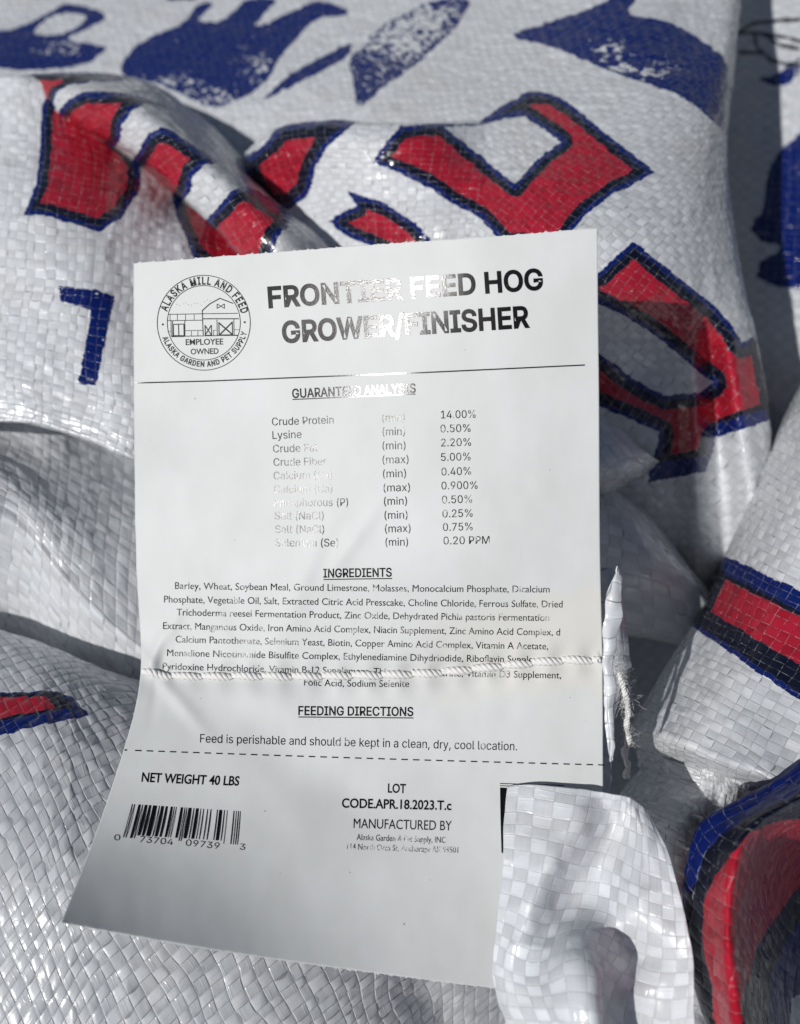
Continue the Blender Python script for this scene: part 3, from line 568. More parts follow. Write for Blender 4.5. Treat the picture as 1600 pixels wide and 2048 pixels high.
#PART3
# ------------------------------------------------------------------ the paper tag
def lrow(pts, ds): return [(p[0], p[1], d) for p, d in zip(pts, ds)]
lab_rows = [
 lrow([(267, 525), (500, 507), (735, 489), (965, 473), (1195, 455)], (.2230, .2157, .2077, .2015, .1974)),
 lrow([(267, 680), (500, 665), (735, 650), (965, 632), (1196, 610)], (.2244, .2171, .2091, .2029, .1988)),
 lrow([(268, 845), (500, 832), (735, 820), (965, 805), (1198, 785)], (.2249, .2178, .2103, .2044, .2006)),
 lrow([(270, 1010), (500, 1005), (735, 1000), (968, 990), (1199, 975)], (.2236, .2173, .2112, .2062, .2028)),
 lrow([(275, 1180), (505, 1180), (738, 1180), (970, 1170), (1201, 1155)], (.2230, .2176, .2122, .2079, .2046)),
 lrow([(281, 1345), (510, 1354), (740, 1352), (972, 1338), (1205, 1322)], (.2215, .2172, .2130, .2094, .2062)),
 lrow([(247, 1500), (487, 1510), (727, 1520), (967, 1528), (1206, 1534)], (.2130, .2112, .2090, .2062, .2034)),
 lrow([(190, 1670), (444, 1686), (698, 1702), (952, 1715), (1207, 1725)], (.2000, .2010, .2010, .2003, .1988)),
 lrow([(122, 1845), (390, 1893), (662, 1934), (935, 1970), (1208, 2003)], (.1782, .1826, .1886, .1920, .1940))]
LG = loft(lab_rows, 2.6)
# pin the outline exactly
def paper_relief(X, Y):
    z = np.zeros_like(X)
    ys = np.interp(X, [280, 420, 620, 780, 860, 950, 1040, 1120, 1205], [1346, 1353, 1353, 1350, 1347, 1338, 1328, 1321, 1320])
    dy = Y - ys
    z += .0011 * np.exp(-(np.abs(dy) / 22) ** 1.3)                                   # pulled in along the seam
    z += .00030 * np.exp(-(dy / 30) ** 2) * np.cos((X - 284) / 60. * 2 * np.pi) + .0003 * np.exp(-(dy / 60) ** 2) * np.sin(X / 47. + 1)       # small puckers between stitches
    for (cx, cy, ang, wd, ln, am) in ((325, 1362, 50, 16, 120, -.0007), (318, 1350, 100, 12, 70, .0006), (300, 1330, -62, 16, 120, -.0007), (560, 1400, 60, 60, 60, -.0005), (420, 1200, 70, 26, 130, -.0004), (600, 1180, -70, 24, 110, -.00035),
                                      (1010, 1120, 15, 60, 140, -.0005), (320, 940, 60, 60, 120, -.0006), (640, 1560, 35, 60, 180, .0008), (700, 1090, -55, 18, 90, -.0003)):
        a = math.radians(ang); u = (X - cx) * math.cos(a) + (Y - cy) * math.sin(a); v = -(X - cx) * math.sin(a) + (Y - cy) * math.cos(a)
        z += am * np.exp(-(v / wd) ** 2) * np.exp(-(u / ln) ** 2)
    z += .0002 * fbm(X / 260., Y / 260., 4, 2) + .00005 * fbm(X / 60., Y / 75., 14, 2) * sstep(800, 900, Y)
    return z
LG[..., 2] += paper_relief(LG[..., 0], LG[..., 1])
n0, n1 = LG.shape[:2]
# torn perforations along the top and bottom edges
rs = np.random.RandomState(8)
def edge_noise(x, s): 
    nub = np.maximum(0, np.cos(x / 28.0 * 2 * np.pi)) ** 14
    return 4.6 * nub * (0.4 + .6 * np.abs(vnoise(x / 30., x * 0 + s, 40 + s))) + 1.0 * vnoise(x / 5., x * 0, 60 + s)
LG2 = LG.copy()
LG2[0, :, 1] -= edge_noise(LG[0, :, 0], 0) - 1.2
LG2[-1, :, 1] += edge_noise(LG[-1, :, 0], 1)
LG2[:, 0, 0] += .5 * vnoise(LG[:, 0, 1] / 14., LG[:, 0, 1] * 0, 77)

tag = thing('paper_tag', 'white paper tag with black lettering and round barn logo, sewn on across its lower half', 'paper tag', (735, 1350, .216))
pm_, b, P = new_mat('paper')
geo = b.N.new('ShaderNodeUVMap'); geo.uv_map = 'sheet'
fibre = b.noise(geo.outputs[0], 900, 3, .6); cloud = b.noise(geo.outputs[0], 6, 4, .6)
col = b.mixc(b.rng(cloud, .35, .7), (0.635, 0.65, 0.65, 1), (0.575, 0.587, 0.58, 1))
spk = b.rng(b.noise(geo.outputs[0], 160, 2, .5), .765, .80)
col = b.mixc(b.m('MULTIPLY', spk, .35), col, (0.25, 0.24, 0.22, 1))
# faint yellow-brown tidemark right of the seam
sx = b.N.new('ShaderNodeSeparateXYZ'); b.L.new(geo.outputs[0], sx.inputs[0])
wob = b.m('MULTIPLY', b.m('SUBTRACT', b.noise(geo.outputs[0], 5, 3, .6), .5), .10)
band = b.m('ABSOLUTE', b.m('SUBTRACT', b.m('ADD', sx.outputs[0], wob), .575))
bandf = b.m('MULTIPLY', b.rng(band, .085, .06, smooth=True), b.rng(sx.outputs[1], .45, .95, smooth=True))
col = b.mixc(b.m('MULTIPLY', bandf, .45), col, (0.66, 0.63, 0.56, 1))
b.L.new(col, P.inputs['Base Color']); P.inputs['Roughness'].default_value = .5; P.inputs['Specular IOR Level'].default_value = .42
bn = b.N.new('ShaderNodeBump'); bn.inputs['Distance'].default_value = .00003; bn.inputs['Strength'].default_value = .6; b.L.new(fibre, bn.inputs['Height']); b.L.new(bn.outputs[0], P.inputs['Normal'])
aa, bb2 = np.meshgrid(np.linspace(0, 1, n0), np.linspace(0, 1, n1), indexing='ij')
paper = mesh_from_grid('paper', wpos(LG2), {'sheet': np.stack([aa, bb2], -1)}, pm_, tag, thick=.00016)

# px -> depth on the sheet (Newton on the sheet's own parameters)
def on_paper(XY, lift=.00007):
    XY = np.asarray(XY, float); G = LG
    a = np.interp(XY[:, 1], [490, 1930], [0, n0 - 1]); c = np.interp(XY[:, 0], [267, 1200], [0, n1 - 1])
    for _ in range(25):
        a = np.clip(a, 0, n0 - 1.001); c = np.clip(c, 0, n1 - 1.001)
        p = bil(G, a, c); e = XY - p[:, :2]
        pa = bil(G, np.clip(a + 1, 0, n0 - 1.001), c) - bil(G, np.clip(a - 1, 0, n0 - 1.001), c); pc = bil(G, a, np.clip(c + 1, 0, n1 - 1.001)) - bil(G, a, np.clip(c - 1, 0, n1 - 1.001))
        J = np.stack([pa[:, :2] / 2, pc[:, :2] / 2], -1); det = J[:, 0, 0] * J[:, 1, 1] - J[:, 0, 1] * J[:, 1, 0]
        det = np.where(np.abs(det) < 1e-6, 1e-6, det)
        a = a + np.clip((J[:, 1, 1] * e[:, 0] - J[:, 0, 1] * e[:, 1]) / det, -40, 40); c = c + np.clip((-J[:, 1, 0] * e[:, 0] + J[:, 0, 0] * e[:, 1]) / det, -40, 40)
    p = bil(G, np.clip(a, 0, n0 - 1.001), np.clip(c, 0, n1 - 1.001))
    return wpos(np.column_stack([XY, p[:, 2] - lift]))

# ---- toner
def ink(name, lo, hi, base=(0.006, 0.006, 0.007, 1), scale=1.0, rough=.3):
    m, b, P = new_mat(name); g = b.N.new('ShaderNodeNewGeometry')
    n1_ = b.noise(g.outputs['Position'], 2600 * scale, 3, .7); n2_ = b.noise(g.outputs['Position'], 260 * scale, 3, .6)
    v = b.m('ADD', b.m('MULTIPLY', n1_, .5), b.m('MULTIPLY', n2_, .5))
    f = b.rng(v, lo, hi)
    b.L.new(b.mixc(f, base, (0.62, 0.62, 0.61, 1)), P.inputs['Base Color'])
    P.inputs['Roughness'].default_value = rough; P.inputs['Specular IOR Level'].default_value = (.22 if rough < .17 else .1) + 0*.6
    bn = b.N.new('ShaderNodeBump'); bn.inputs['Distance'].default_value = .000011; b.L.new(n1_, bn.inputs['Height']); b.L.new(bn.outputs[0], P.inputs['Normal'])
    return m
INK = ink('toner', .66, .72, rough=.15)
INK_MID = ink('toner_thin', .53, .62, rough=.2)
INK_WORN = ink('toner_worn', .47, .54, scale=1.3, rough=.2)

FONT = None
try:
    fp = os.path.join(bpy.utils.system_resource('DATAFILES', path='fonts'), 'Inter.woff2')
    if os.path.exists(fp): FONT = bpy.data.fonts.load(fp)
except Exception: FONT = None
SANS = FONT
HUM = None                  # the built-in face

def glyph_rings(text, font, space=1.0):
    c = bpy.data.curves.new('t', 'FONT'); c.body = text; c.space_character = space
    if font: c.font = font
    o = bpy.data.objects.new('t', c); COL.objects.link(o); bpy.context.view_layer.update()
    cc = o.to_curve(bpy.context.evaluated_depsgraph_get())
    rings = []
    for s in cc.splines:
        P = []
        if s.type == 'BEZIER':
            bp = s.bezier_points; n = len(bp)
            for i in range(n):
                p0, h0, h1, p1 = bp[i].co, bp[i].handle_right, bp[(i + 1) % n].handle_left, bp[(i + 1) % n].co
                st = ((p0 - h0).length < 1e-5 or abs((p1 - p0).cross(h0 - p0).length) < 1e-6) and abs((p1 - p0).cross(h1 - p0).length) < 1e-6
                for t in ([0] if st else [0, .25, .5, .75]):
                    q = p0 * (1 - t) ** 3 + h0 * 3 * t * (1 - t) ** 2 + h1 * 3 * t * t * (1 - t) + p1 * t ** 3; P.append((q.x, q.y))
        else: P = [(p.co[0], p.co[1]) for p in s.points]
        if len(P) > 2: rings.append(np.array(P))
    o.to_curve_clear(); bpy.data.objects.remove(o); bpy.data.curves.remove(c); return rings
def area(r): return .5 * np.sum(r[:, 0] * np.roll(r[:, 1], -1) - np.roll(r[:, 0], -1) * r[:, 1])
def inside(pt, r):
    x, y = pt; a = r; b_ = np.roll(r, -1, 0)
    with np.errstate(divide='ignore', invalid='ignore'):
        c = ((a[:, 1] > y) != (b_[:, 1] > y)) & (x < (b_[:, 0] - a[:, 0]) * (y - a[:, 1]) / (b_[:, 1] - a[:, 1]) + a[:, 0])
    return c.sum() % 2 == 1
def embolden(r, w, sgn):
    a = r - np.roll(r, 1, 0); b_ = np.roll(r, -1, 0) - r
    na = nrm(np.stack([a[:, 1], -a[:, 0]], -1)); nb = nrm(np.stack([b_[:, 1], -b_[:, 0]], -1)); n_ = nrm(na + nb)
    k = 1 / np.maximum(.5, (n_ * nb).sum(-1)); return r + n_ * (w * k)[:, None] * sgn
_font_cap = {}
def text_polys(text, font, bold=0.0, space=1.0):
    """triangles of a line of text in units of cap height, width returned"""
    key = id(font)
    if key not in _font_cap: _font_cap[key] = max(r[:, 1].max() for r in glyph_rings('H', font))
    cap = _font_cap[key]; R = [r / cap for r in glyph_rings(text, font, space)]
    if not R: return [], 0, 0
    big = max(R, key=lambda r: abs(area(r))); osg = np.sign(area(big))
    outs = [r for r in R if np.sign(area(r)) == osg]; holes = [r for r in R if np.sign(area(r)) != osg]
    res = []
    for o_ in outs:
        hs = [h for h in holes if inside(h[0], o_) and abs(area(h)) < abs(area(o_))]
        oo = embolden(o_, bold, osg); hh = [embolden(h, bold, osg) for h in hs]
        rings = [oo] + hh; tri = tessellate_polygon([[Vector((p[0], p[1], 0)) for p in r] for r in rings])
        res.append((np.concatenate(rings), tri))
    x0 = min(r[:, 0].min() for r in R); x1 = max(r[:, 0].max() for r in R)
    return res, x0, x1

class Ink:
    def __init__(s): s.V = []; s.L = []; s.Fc = []
    def poly(s, xy, tris, lift=.00007):
        k = sum(len(v) for v in s.V); s.V.append(np.asarray(xy, float)); s.L.append(np.full(len(xy), lift)); s.Fc += [tuple(k + i for i in t) for t in tris]
    def quad(s, a, b_, c, d): s.poly([a, b_, c, d], [(0, 1, 2, 3)])
    def line(s, pts, w, seg=40):
        for p, q in zip(pts[:-1], pts[1:]):
            p = np.array(p, float); q = np.array(q, float); L = np.linalg.norm(q - p)
            if L < 1e-6: continue
            n_ = max(1, int(L / seg)); nn = np.array([-(q - p)[1], (q - p)[0]]) / L * w / 2
            t = np.linspace(0, 1, n_ + 1)
            for i in range(n_):
                A = p + (q - p) * t[i]; B = p + (q - p) * t[i + 1]; s.quad(A + nn, B + nn, B - nn, A - nn)
    def text(s, text, p0, p1, cap, font='sans', bold=0.0, up=None, space=1.0, mid=None):
        """baseline from p0 to p1 (photo pixels) with capitals cap pixels tall"""
        f = SANS if font == 'sans' else HUM
        res, x0, x1 = text_polys(text, f, bold, space)
        p0 = np.array(p0, float); p1 = np.array(p1, float); ax = (p1 - p0) / (x1 - x0)
        if up is None: e = (p1 - p0) / np.linalg.norm(p1 - p0); upv = np.array([e[1], -e[0]]) * cap
        else: upv = np.array(up, float) / abs(up[1]) * cap
        for k, (v, tri) in enumerate(res):
            t = (v[:, :1] - x0) / (x1 - x0); xy = p0 + (v[:, :1] - x0) * ax + v[:, 1:] * upv
            if mid is not None: xy = xy + (4 * t * (1 - t)) * np.array([[0, mid]])
            s.poly(xy, tri, .00007 + .000004 * (k % 4))
    def arc(s, text, c, r, a0, a1, cap, font='hum', bold=0.0, inward=False):
        res, x0, x1 = text_polys(text, HUM if font == 'hum' else SANS, bold, 1.15)
        for k, (v, tri) in enumerate(res):
            t = (v[:, 0] - x0) / (x1 - x0); gx = v[:, 0].mean(); tg = (gx - x0) / (x1 - x0)
            # each glyph outline stands upright on the circle
            an = math.radians(a0 + (a1 - a0) * tg); dirr = -1 if inward else 1
            er = np.array([math.cos(an), -math.sin(an)]); et = np.array([-math.sin(an), -math.cos(an)]) * np.sign(a1 - a0)
            sc_ = abs(math.radians(a1 - a0)) * r / (x1 - x0)
            xy = np.array(c) + er * r + (v[:, :1] - gx) * sc_ * et + v[:, 1:] * cap * er * dirr
            s.poly(xy, tri, .00007 + .000004 * (k % 4))
    def build(s, name, mat, label=None):
        xy = np.concatenate(s.V); Lf = np.concatenate(s.L); W = on_paper(xy, 0)
        d = nrm(CAM - W); W = W + d * Lf[:, None]
        me = bpy.data.meshes.new(name); me.from_pydata((W - parent_loc[tag.name]).tolist(), [], s.Fc); me.materials.append(mat); me.update()
        # faces towards the viewer
        me.polygons.foreach_set('use_smooth', [True] * len(me.polygons))
        e1 = on_paper(xy + [8, 0], 0) - on_paper(xy - [8, 0], 0); e2 = on_paper(xy + [0, 8], 0) - on_paper(xy - [0, 8], 0)
        nn = nrm(np.cross(e1, e2)); sg = np.sign((nn * d).sum(-1, keepdims=True)); nn = nn * sg
        bmn = np.array([p.normal[:] for p in me.polygons]); fc = np.array([s.Fc[i][0] for i in range(len(s.Fc))])
        if (bmn * d[fc]).sum(-1).mean() < 0 or True:
            for p_, v0 in zip(me.polygons, fc):
                if np.dot(p_.normal, d[v0]) < 0: p_.flip()
            me.update()
        me.normals_split_custom_set_from_vertices(nn.tolist())
        o = bpy.data.objects.new(name, me); COL.objects.link(o); o.parent = tag
        if label: o['label'] = label
        return o

UPH = (-.03, -1)
k = Ink(); k.text('FRONTIER FEED HOG', (539, 615), (1085, 578), 40, bold=.05); k.text('GROWER/FINISHER', (567, 685), (1057, 654), 41, bold=.05); k.build('product_heading', INK, 'large bold heading')
k = Ink(); k.line([(268, 766), (420, 762), (570, 756), (700, 751), (850, 745), (1000, 738), (1170, 730)], 2.6, 30); k.build('ruled_line', INK)
k = Ink(); k.text('GUARANTEED ANALYSIS', (585, 796), (831, 785), 18, bold=.03); k.line([(585, 799), (831, 788)], 2.0); k.build('analysis_heading', INK)
left = [('Crude Protein', 544, 851, 667, 847), ('Lysine', 545, 878, 603, 876), ('Crude Fat', 546, 905, 635, 903), ('Crude Fiber', 547, 932, 652, 930), ('Calcium (Ca)', 547, 959, 663, 957),
        ('Calcium (Ca)', 547, 986, 664, 985), ('Phosphorous (P)', 548, 1013, 696, 1012), ('Salt (NaCl)', 549, 1039, 647, 1039), ('Salt (NaCl)', 550, 1066, 648, 1066), ('Selenium (Se)', 550, 1093, 676, 1093)]
mids = [('(min)', 764, 844, 809), ('(min)', 765, 872, 810), ('(min)', 765, 900, 811), ('(max)', 765, 928, 817), ('(min)', 766, 956, 812), ('(max)', 767, 984, 820), ('(min)', 768, 1011, 814), ('(min)', 769, 1039, 815), ('(max)', 770, 1066, 821), ('(min)', 771, 1093, 816)]
vals = [('14.00%', 882, 839, 951), ('0.50%', 881, 867, 941), ('2.20%', 882, 895, 942), ('5.00%', 882, 924, 941), ('0.40%', 883, 953, 942), ('0.900%', 883, 981, 955), ('0.50%', 884, 1009, 944), ('0.25%', 885, 1037, 945), ('0.75%', 886, 1064, 945), ('0.20 PPM', 887, 1091, 979)]
k = Ink()
for t, x0, y0, x1, y1 in left: k.text(t, (x0, y0), (x1, y1), 15.5, bold=.0)
for t, x0, y0, x1 in mids: k.text(t, (x0, y0 - 1), (x1, y0 - 2), 15.5)
for t, x0, y0, x1 in vals: k.text(t, (x0, y0 - 2), (x1, y0 - 3.5), 15.5)
k.build('analysis_table', INK_MID)
k = Ink(); k.text('INGREDIENTS', (647, 1155), (783, 1153), 17, bold=.03); k.line([(647, 1159), (784, 1157)], 2.0); k.build('section_heading', INK)
k = Ink(); k.text('FEEDING DIRECTIONS', (597, 1430), (826, 1432), 17.5, bold=.03); k.line([(597, 1434), (827, 1436)], 2.0); k.build('section_heading', INK)
ing = [('Barley, Wheat, Soybean Meal, Ground Limestone, Molasses, Monocalcium Phosphate, Dicalcium', 350, 1178, 1099, 1185),
       ('Phosphate, Vegetable Oil, Salt, Extracted Citric Acid Presscake, Choline Chloride, Ferrous Sulfate, Dried', 328, 1205, 1125, 1215),
       ('Trichoderma reesei Fermentation Product, Zinc Oxide, Dehydrated Pichia pastoris Fermentation', 353, 1231, 1098, 1242),
       ('Extract, Manganous Oxide, Iron Amino Acid Complex, Niacin Supplement, Zinc Amino Acid Complex, d', 326, 1258, 1120, 1271),
       ('Calcium Pantothenate, Selenium Yeast, Biotin, Copper Amino Acid Complex, Vitamin A Acetate,', 351, 1285, 1096, 1299),
       ('Menadione Nicotinamide Bisulfite Complex, Ethylenediamine Dihydriodide, Riboflavin Supplement,', 334, 1312, 1110, 1326),
       ('Pyridoxine Hydrochloride, Vitamin B-12 Supplement, Thiamine Mononitrate, Vitamin D3 Supplement,', 325, 1339, 1122, 1357),
       ('Folic Acid, Sodium Selenite', 608, 1371, 818, 1374)]
k = Ink()
for t, x0, y0, x1, y1 in ing: k.text(t, (x0, y0), (x1, y1), 13.6, font='hum', bold=.0, mid=1.0)
k.build('ingredients_list', INK_MID)
k = Ink(); k.text('Feed is perishable and should be kept in a clean, dry, cool location.', (400, 1485), (1034, 1501), 17); k.build('feeding_note', INK_MID)
k = Ink()
for i in range(42):
    x = 247 + i * 23.15; y = 1500 + (x - 247) * .0312 + 1.5 * math.sin((x - 247) / 960 * math.pi)
    if i == 0: k.line([(x + 2, y), (x + 7, y)], 2.8)
    else: k.line([(x, y), (x + 13, y + .4)], 2.4)
k.build('dashed_line', INK)
k = Ink(); k.text('NET WEIGHT 40 LBS', (283, 1563), (477, 1571), 18, font='hum', bold=.03, up=(.12, -1), mid=.6); k.build('net_weight', INK)
k = Ink(); k.text('LOT', (776, 1585), (811, 1586), 17.5, font='hum', bold=.03); k.text('CODE.APR.18.2023.T.c', (684, 1615), (902, 1620), 18, font='hum', bold=.03); k.build('lot_code', INK)
k = Ink(); k.text('MANUFACTURED BY', (707, 1656), (903, 1661), 19, font='hum', bold=.0); k.build('maker_heading', INK)
k = Ink(); k.text('Alaska Garden & Pet Supply, INC', (713, 1680), (891, 1686), 12, font='hum', bold=.0); k.text('114 North Orca St, Anchorage AK 99501', (694, 1699), (916, 1706), 12, font='hum', bold=.0); k.build('maker_address', INK_WORN)
# barcode
bars = [(0, 2), (4.5, 2), (13, 5.5), (20.5, 2), (25.5, 6.5), (34, 5.5), (42, 9.5), (54, 2), (58.5, 6.5), (67.5, 5), (77.5, 5), (84, 1.6), (88, 1.6), (97.5, 5.5), (105, 2), (109, 1.8), (113, 7.5), (123, 2), (128, 6.5), (137, 1.6), (142.5, 2), (150.5, 2), (157, 2.4),
        (170, 2), (174.5, 7), (184, 2), (190, 1.3), (203, 2.2), (208, 1.5), (212, 2), (216, 1.6)]
k = Ink()
for x, wd in bars:
    t0 = np.array([264 + x, 1608 + x * .066]); long_ = x < 6 or 12 < x < 22 or 100 < x < 110 or x > 188
    ln = 67 if long_ else 61
    if 12 < x < 22: ln = 67
    sl = -17.5 + x * .055
    def pt(xx, h): base_ = np.array([264 + xx, 1608 + xx * .066]); return base_ + np.array([(-17.5 + xx * .055) * h / 64, h])
    wd *= .86; k.quad(pt(x, 0), pt(x + wd, 0), pt(x + wd, ln), pt(x, ln))
k.build('barcode', INK)
k = Ink(); k.text('0', (228, 1680), (240, 1681), 11.5); k.text('73704', (279, 1684), (345, 1690), 12, up=(.15, -1)); k.text('09739', (371, 1691), (438, 1698), 12.5, up=(.12, -1)); k.text('3', (479, 1699), (490, 1700), 12); k.build('barcode_digits', INK)
# dark printed block beside the lot code (its machine-readable pattern is not reproduced)
k = Ink(); k.line([(1000, 1567), (1129, 1571)], 1.6); k.line([(1000, 1571.5), (1050, 1573), (1129, 1576)], 1.4)
k.quad((1000, 1575), (1034, 1577), (1034, 1640), (1001, 1640)); k.quad((1001, 1640), (1034, 1640), (1030, 1705), (1003, 1706)); k.build('printed_block', INK)
# logo
cx, cy, R1, R2 = 407.5, 645.5, 93, 73
def circ(k, R, w, n=96, sy=1.02):
    P = [(cx + R * math.cos(a), cy + R * sy * math.sin(a)) for a in np.linspace(0, 2 * math.pi, n + 1)]; k.line(P, w, 100)
k = Ink(); circ(k, R1, 1.5); circ(k, R2, 1.4)
k.arc('ALASKA MILL AND FEED', (cx, cy), 77, 163, 14, 14.5, font='sans', bold=.05); k.arc('ALASKA GARDEN AND PET SUPPLY', (cx, cy), 88, 200, 347, 10.5, font='sans', bold=.05, inward=True)
k.build('logo_ring', INK)
def Lx(x, y): return (260 + x / 3.2, 500 + y / 3.2)      # measured on an enlarged crop
def pl(pts, w): k.line([Lx(*p) for p in pts], w)
k = Ink()
pl([(244, 412), (466, 408), (690, 405)], 1.4); pl([(466, 440), (696, 440)], 2.0); pl([(240, 452), (466, 449)], 1.4); pl([(264, 553), (560, 548)], 1.6); pl([(560, 546), (690, 546)], 2.2)
pl([(264, 553), (350, 551)], 3.0); pl([(462, 388), (510, 345), (575, 309), (660, 342)], 2.0); pl([(462, 384), (468, 545)], 1.6)
for x in (256, 303, 355, 410): pl([(x, 412), (x, 450)], 1.0)
for x in (262, 272, 350): pl([(x, 452), (x + 1, 550)], 1.4)
pl([(276, 476), (344, 474), (346, 548), (278, 548), (276, 476)], 1.8); pl([(310, 476), (312, 548)], 1.8)
pl([(350, 516), (466, 514)], 1.2); pl([(240, 520), (264, 520)], 1.0)
for x in (392, 434): pl([(x, 516), (x, 550)], 1.0)
pl([(480, 480), (482, 546), (522, 546), (520, 480), (484, 540)], 1.8); pl([(482, 486), (520, 544)], 1.8)
pl([(556, 446), (558, 546)], 1.3); pl([(664, 444), (666, 546)], 1.3); pl([(664, 510), (696, 510)], 1.0)
pl([(568, 462), (570, 544), (656, 542), (654, 460)], 1.8); pl([(568, 466), (656, 542)], 2.6); pl([(656, 460), (572, 544)], 2.6); pl([(534, 514), (534, 546)], 1.0); pl([(534, 514), (552, 514)], 1.0)
pl([(557, 345), (557, 374), (604, 345), (604, 374), (557, 345)], 1.4)
for q in range(12):
    x = 290 + q * 20 + rs.rand() * 6; y = 340 + 8 * math.sin(q * 1.7) + (6 if q < 9 else -14); pl([(x, y), (x + 5, y + 1)], .9)
k.text('EMPLOYEE', Lx(357, 608), Lx(595, 604), 11.5, font='hum', bold=.02); k.text('OWNED', Lx(389, 668), Lx(566, 664), 11, font='hum', bold=.02)
for p in ((210, 476), (734, 462)):
    c0 = np.array(Lx(*p)); P8 = [tuple(c0 + 2.2 * np.array([math.cos(a), math.sin(a)])) for a in np.linspace(0, 2 * math.pi, 9)[:-1]]; k.poly(P8, [tuple(range(8))])
k.build('logo_barn', INK)

# ------------------------------------------------------------------ sewing thread
tm, b, P = new_mat('cotton_thread')
P.inputs['Base Color'].default_value = (0.78, 0.77, 0.75, 1); P.inputs['Roughness'].default_value = .75
fz, b, P = new_mat('thread_fuzz'); P.inputs['Base Color'].default_value = (0.80, 0.79, 0.77, 1); P.inputs['Roughness'].default_value = .8
thread = thing('sewing_thread', 'white twisted thread stitched across the paper tag, frayed tail at the right', 'thread', (740, 1352, .214))
TL = parent_loc[thread.name]
def path_len(P): return np.concatenate([[0], np.cumsum(np.linalg.norm(np.diff(P, axis=0), axis=1))])
def tubes(name, paths, mat, sides=7):
    V = []; Fc = []
    for C_, rad in paths:
        C_ = np.asarray(C_); n = len(C_); T = nrm(np.gradient(C_, axis=0)); ref = RZ
        A = nrm(np.cross(T, ref)); B = np.cross(T, A); k0 = sum(len(v) for v in V)
        an = np.linspace(0, 2 * np.pi, sides + 1)[:-1]
        ring = C_[:, None] + (A[:, None] * np.cos(an)[None, :, None] + B[:, None] * np.sin(an)[None, :, None]) * np.asarray(rad).reshape(-1, 1, 1)
        V.append(ring.reshape(-1, 3))
        for i in range(n - 1):
            for j in range(sides):
                Fc.append((k0 + i * sides + j, k0 + i * sides + (j + 1) % sides, k0 + (i + 1) * sides + (j + 1) % sides, k0 + (i + 1) * sides + j))
    me = bpy.data.meshes.new(name); me.from_pydata((np.concatenate(V) - TL).tolist(), [], Fc); me.materials.append(mat)
    me.polygons.foreach_set('use_smooth', [True] * len(me.polygons)); o = bpy.data.objects.new(name, me); COL.objects.link(o); o.parent = thread; return o
seam = np.array([(284, 1343), (300, 1345), (330, 1352), (420, 1353), (500, 1352), (620, 1353), (700, 1351), (780, 1350), (860, 1347), (950, 1338), (1040, 1328), (1120, 1321), (1170, 1320), (1203, 1322)], float)
xs = np.linspace(284, 1203, 1400); ysm = np.interp(xs, seam[:, 0], seam[:, 1]); ysm = np.convolve(np.pad(ysm, 20, 'edge'), np.ones(41) / 41, 'valid')
base_w = on_paper(np.column_stack([xs, ysm]), 0)
toc = nrm(CAM - base_w); s_ = (xs - 284); tang = nrm(np.gradient(base_w, axis=0)); side = np.cross(toc, tang)
PX = .215 / F
stitch = 60.0; ph = (s_ / stitch) % 1
bulge = np.sin(np.pi * ph) ** .35                       # each stitch swells between the needle holes
cen = base_w + toc * ((1.2 + 4.6 * bulge) * PX)[:, None] + side * (((ph - .5) * -5.0) * PX)[:, None]
paths = []
for q in range(3):
    a = s_ / 30.0 * 2 * np.pi + q * 2 * np.pi / 3
    r = (2.0 + 2.4 * bulge) * PX
    paths.append((cen + side * (np.cos(a) * r)[:, None] + toc * (np.sin(a) * r)[:, None], (2.4 + 1.9 * bulge) * PX))
tubes('stitched_run', paths, tm)
tail = np.array([(1198, 1321, .2055), (1216, 1323, .2095), (1230, 1330, .2110), (1238, 1348, .2120), (1246, 1372, .2125), (1253, 1400, .2130), (1256, 1430, .2150), (1252, 1456, .2165), (1257, 1480, .2175), (1249, 1506, .219), (1256, 1530, .221), (1250, 1556, .223)])
tt_ = spl(tail, np.linspace(0, len(tail) - 1, 500)); tw = wpos(tt_); tocam = nrm(CAM - tw); tg = nrm(np.gradient(tw, axis=0)); sd = np.cross(tocam, tg)
L_ = path_len(tw); paths = []
fr = np.linspace(0, 1, 500)
for q in range(3):
    a = L_ / (20 * PX) * 2 * np.pi + q * 2.09; r = (2.8 + 3.4 * fr + 1.2 * np.sin(L_ / (34 * PX) * 6.28) + 1.2 * vnoise(fr * 40 + q * 9, fr * 0, 3)) * PX
    paths.append((tw + sd * (np.cos(a) * r)[:, None] + tocam * (np.sin(a) * r)[:, None], (3.0 - .8 * fr + .8 * vnoise(fr * 60, fr * 0 + q, 8)) * PX))
tubes('loose_tail', paths, tm)
k = Ink()
for i in range(1, 16):
    xx = 284 + i * stitch
    if xx < 1200:
        yy = float(np.interp(xx, xs, ysm)) + 3; k.poly([(xx + 3.4 * math.cos(a), yy + 2.4 * math.sin(a)) for a in np.linspace(0, 2 * math.pi, 9)[:-1]], [tuple(range(8))])
k.build('needle_hole', INK_MID)
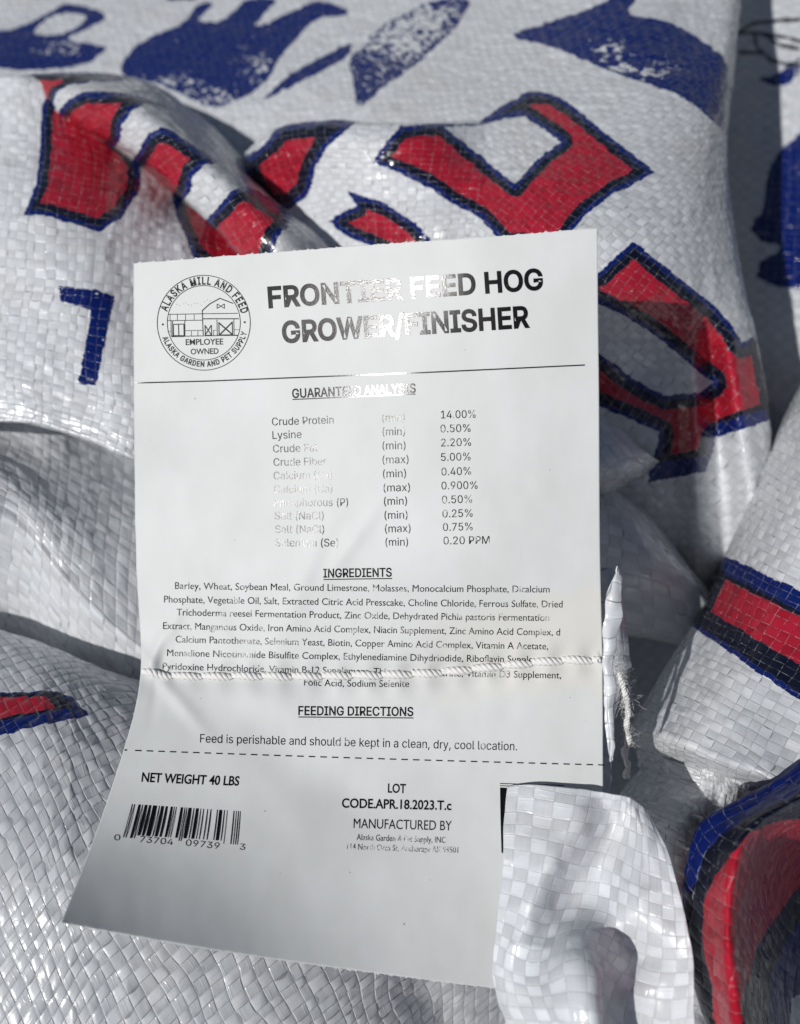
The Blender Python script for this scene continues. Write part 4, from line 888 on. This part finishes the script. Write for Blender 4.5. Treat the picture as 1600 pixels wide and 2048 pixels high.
rr = random.Random(5); paths = []
for i in range(620):
    if i < 150:
        j = int(rr.random() * 1399); p0 = cen[j]; n_ = 1.0
    else:
        j = int((rr.random() ** 1.3) * 380) + 15; p0 = tw[j]; n_ = 2.6 if 60 < j < 260 else 1.5
    d0 = np.array([rr.gauss(0, 1), rr.gauss(0, 1), rr.gauss(0, 1)]); d0 /= np.linalg.norm(d0); d1 = np.array([rr.gauss(0, 1), rr.gauss(0, 1), rr.gauss(0, 1)])
    ln = rr.uniform(5, 13) * n_ * PX; t = np.linspace(0, 1, 9)[:, None]
    paths.append((p0 + d0 * ln * t + d1 * ln * .45 * t * t + np.sin(t * 7 + i) * ln * .08, np.full(9, (.22 if i < 150 else .26) * PX)))
o = tubes('thread_fuzz', paths, fz, 3); o['kind'] = 'stuff'

# a few dark bits of dust on the tag
dm, b, P = new_mat('dust_speck'); P.inputs['Base Color'].default_value = (.05, .045, .04, 1); P.inputs['Roughness'].default_value = .9
V = []; Fc = []
for (x, y, r) in [(808, 1848, 2.2), (1025, 1700, 1.2), (530, 1622, 1.4), (390, 797, 1.4), (470, 1080, 1.0), (1100, 940, 1.0), (640, 1440, 1.0), (700, 1745, 1.1), (402, 1397, 1.3), (860, 1760, 1.0), (1080, 1230, 1.0), (300, 880, 1.0), (560, 1745, 1.0), (930, 700, 1.0), (1140, 1395, 1.0)]:
    c0 = on_paper(np.array([[x, y]]), 0)[0]; k0 = len(V); t = nrm(CAM - c0)
    for q in range(6): V.append(c0 + (RX * math.cos(q * 1.05) * r * rr.uniform(.6, 1.2) + RY * math.sin(q * 1.05) * r * rr.uniform(.5, 1.1)) * PX)
    V.append(c0 + t * r * PX)
    for q in range(6): Fc.append((k0 + q, k0 + (q + 1) % 6, k0 + 6))
me = bpy.data.meshes.new('dust'); me.from_pydata((np.array(V) - parent_loc[tag.name]).tolist(), [], Fc); me.materials.append(dm)
o = bpy.data.objects.new('dust', me); COL.objects.link(o); o.parent = tag; o['kind'] = 'stuff'
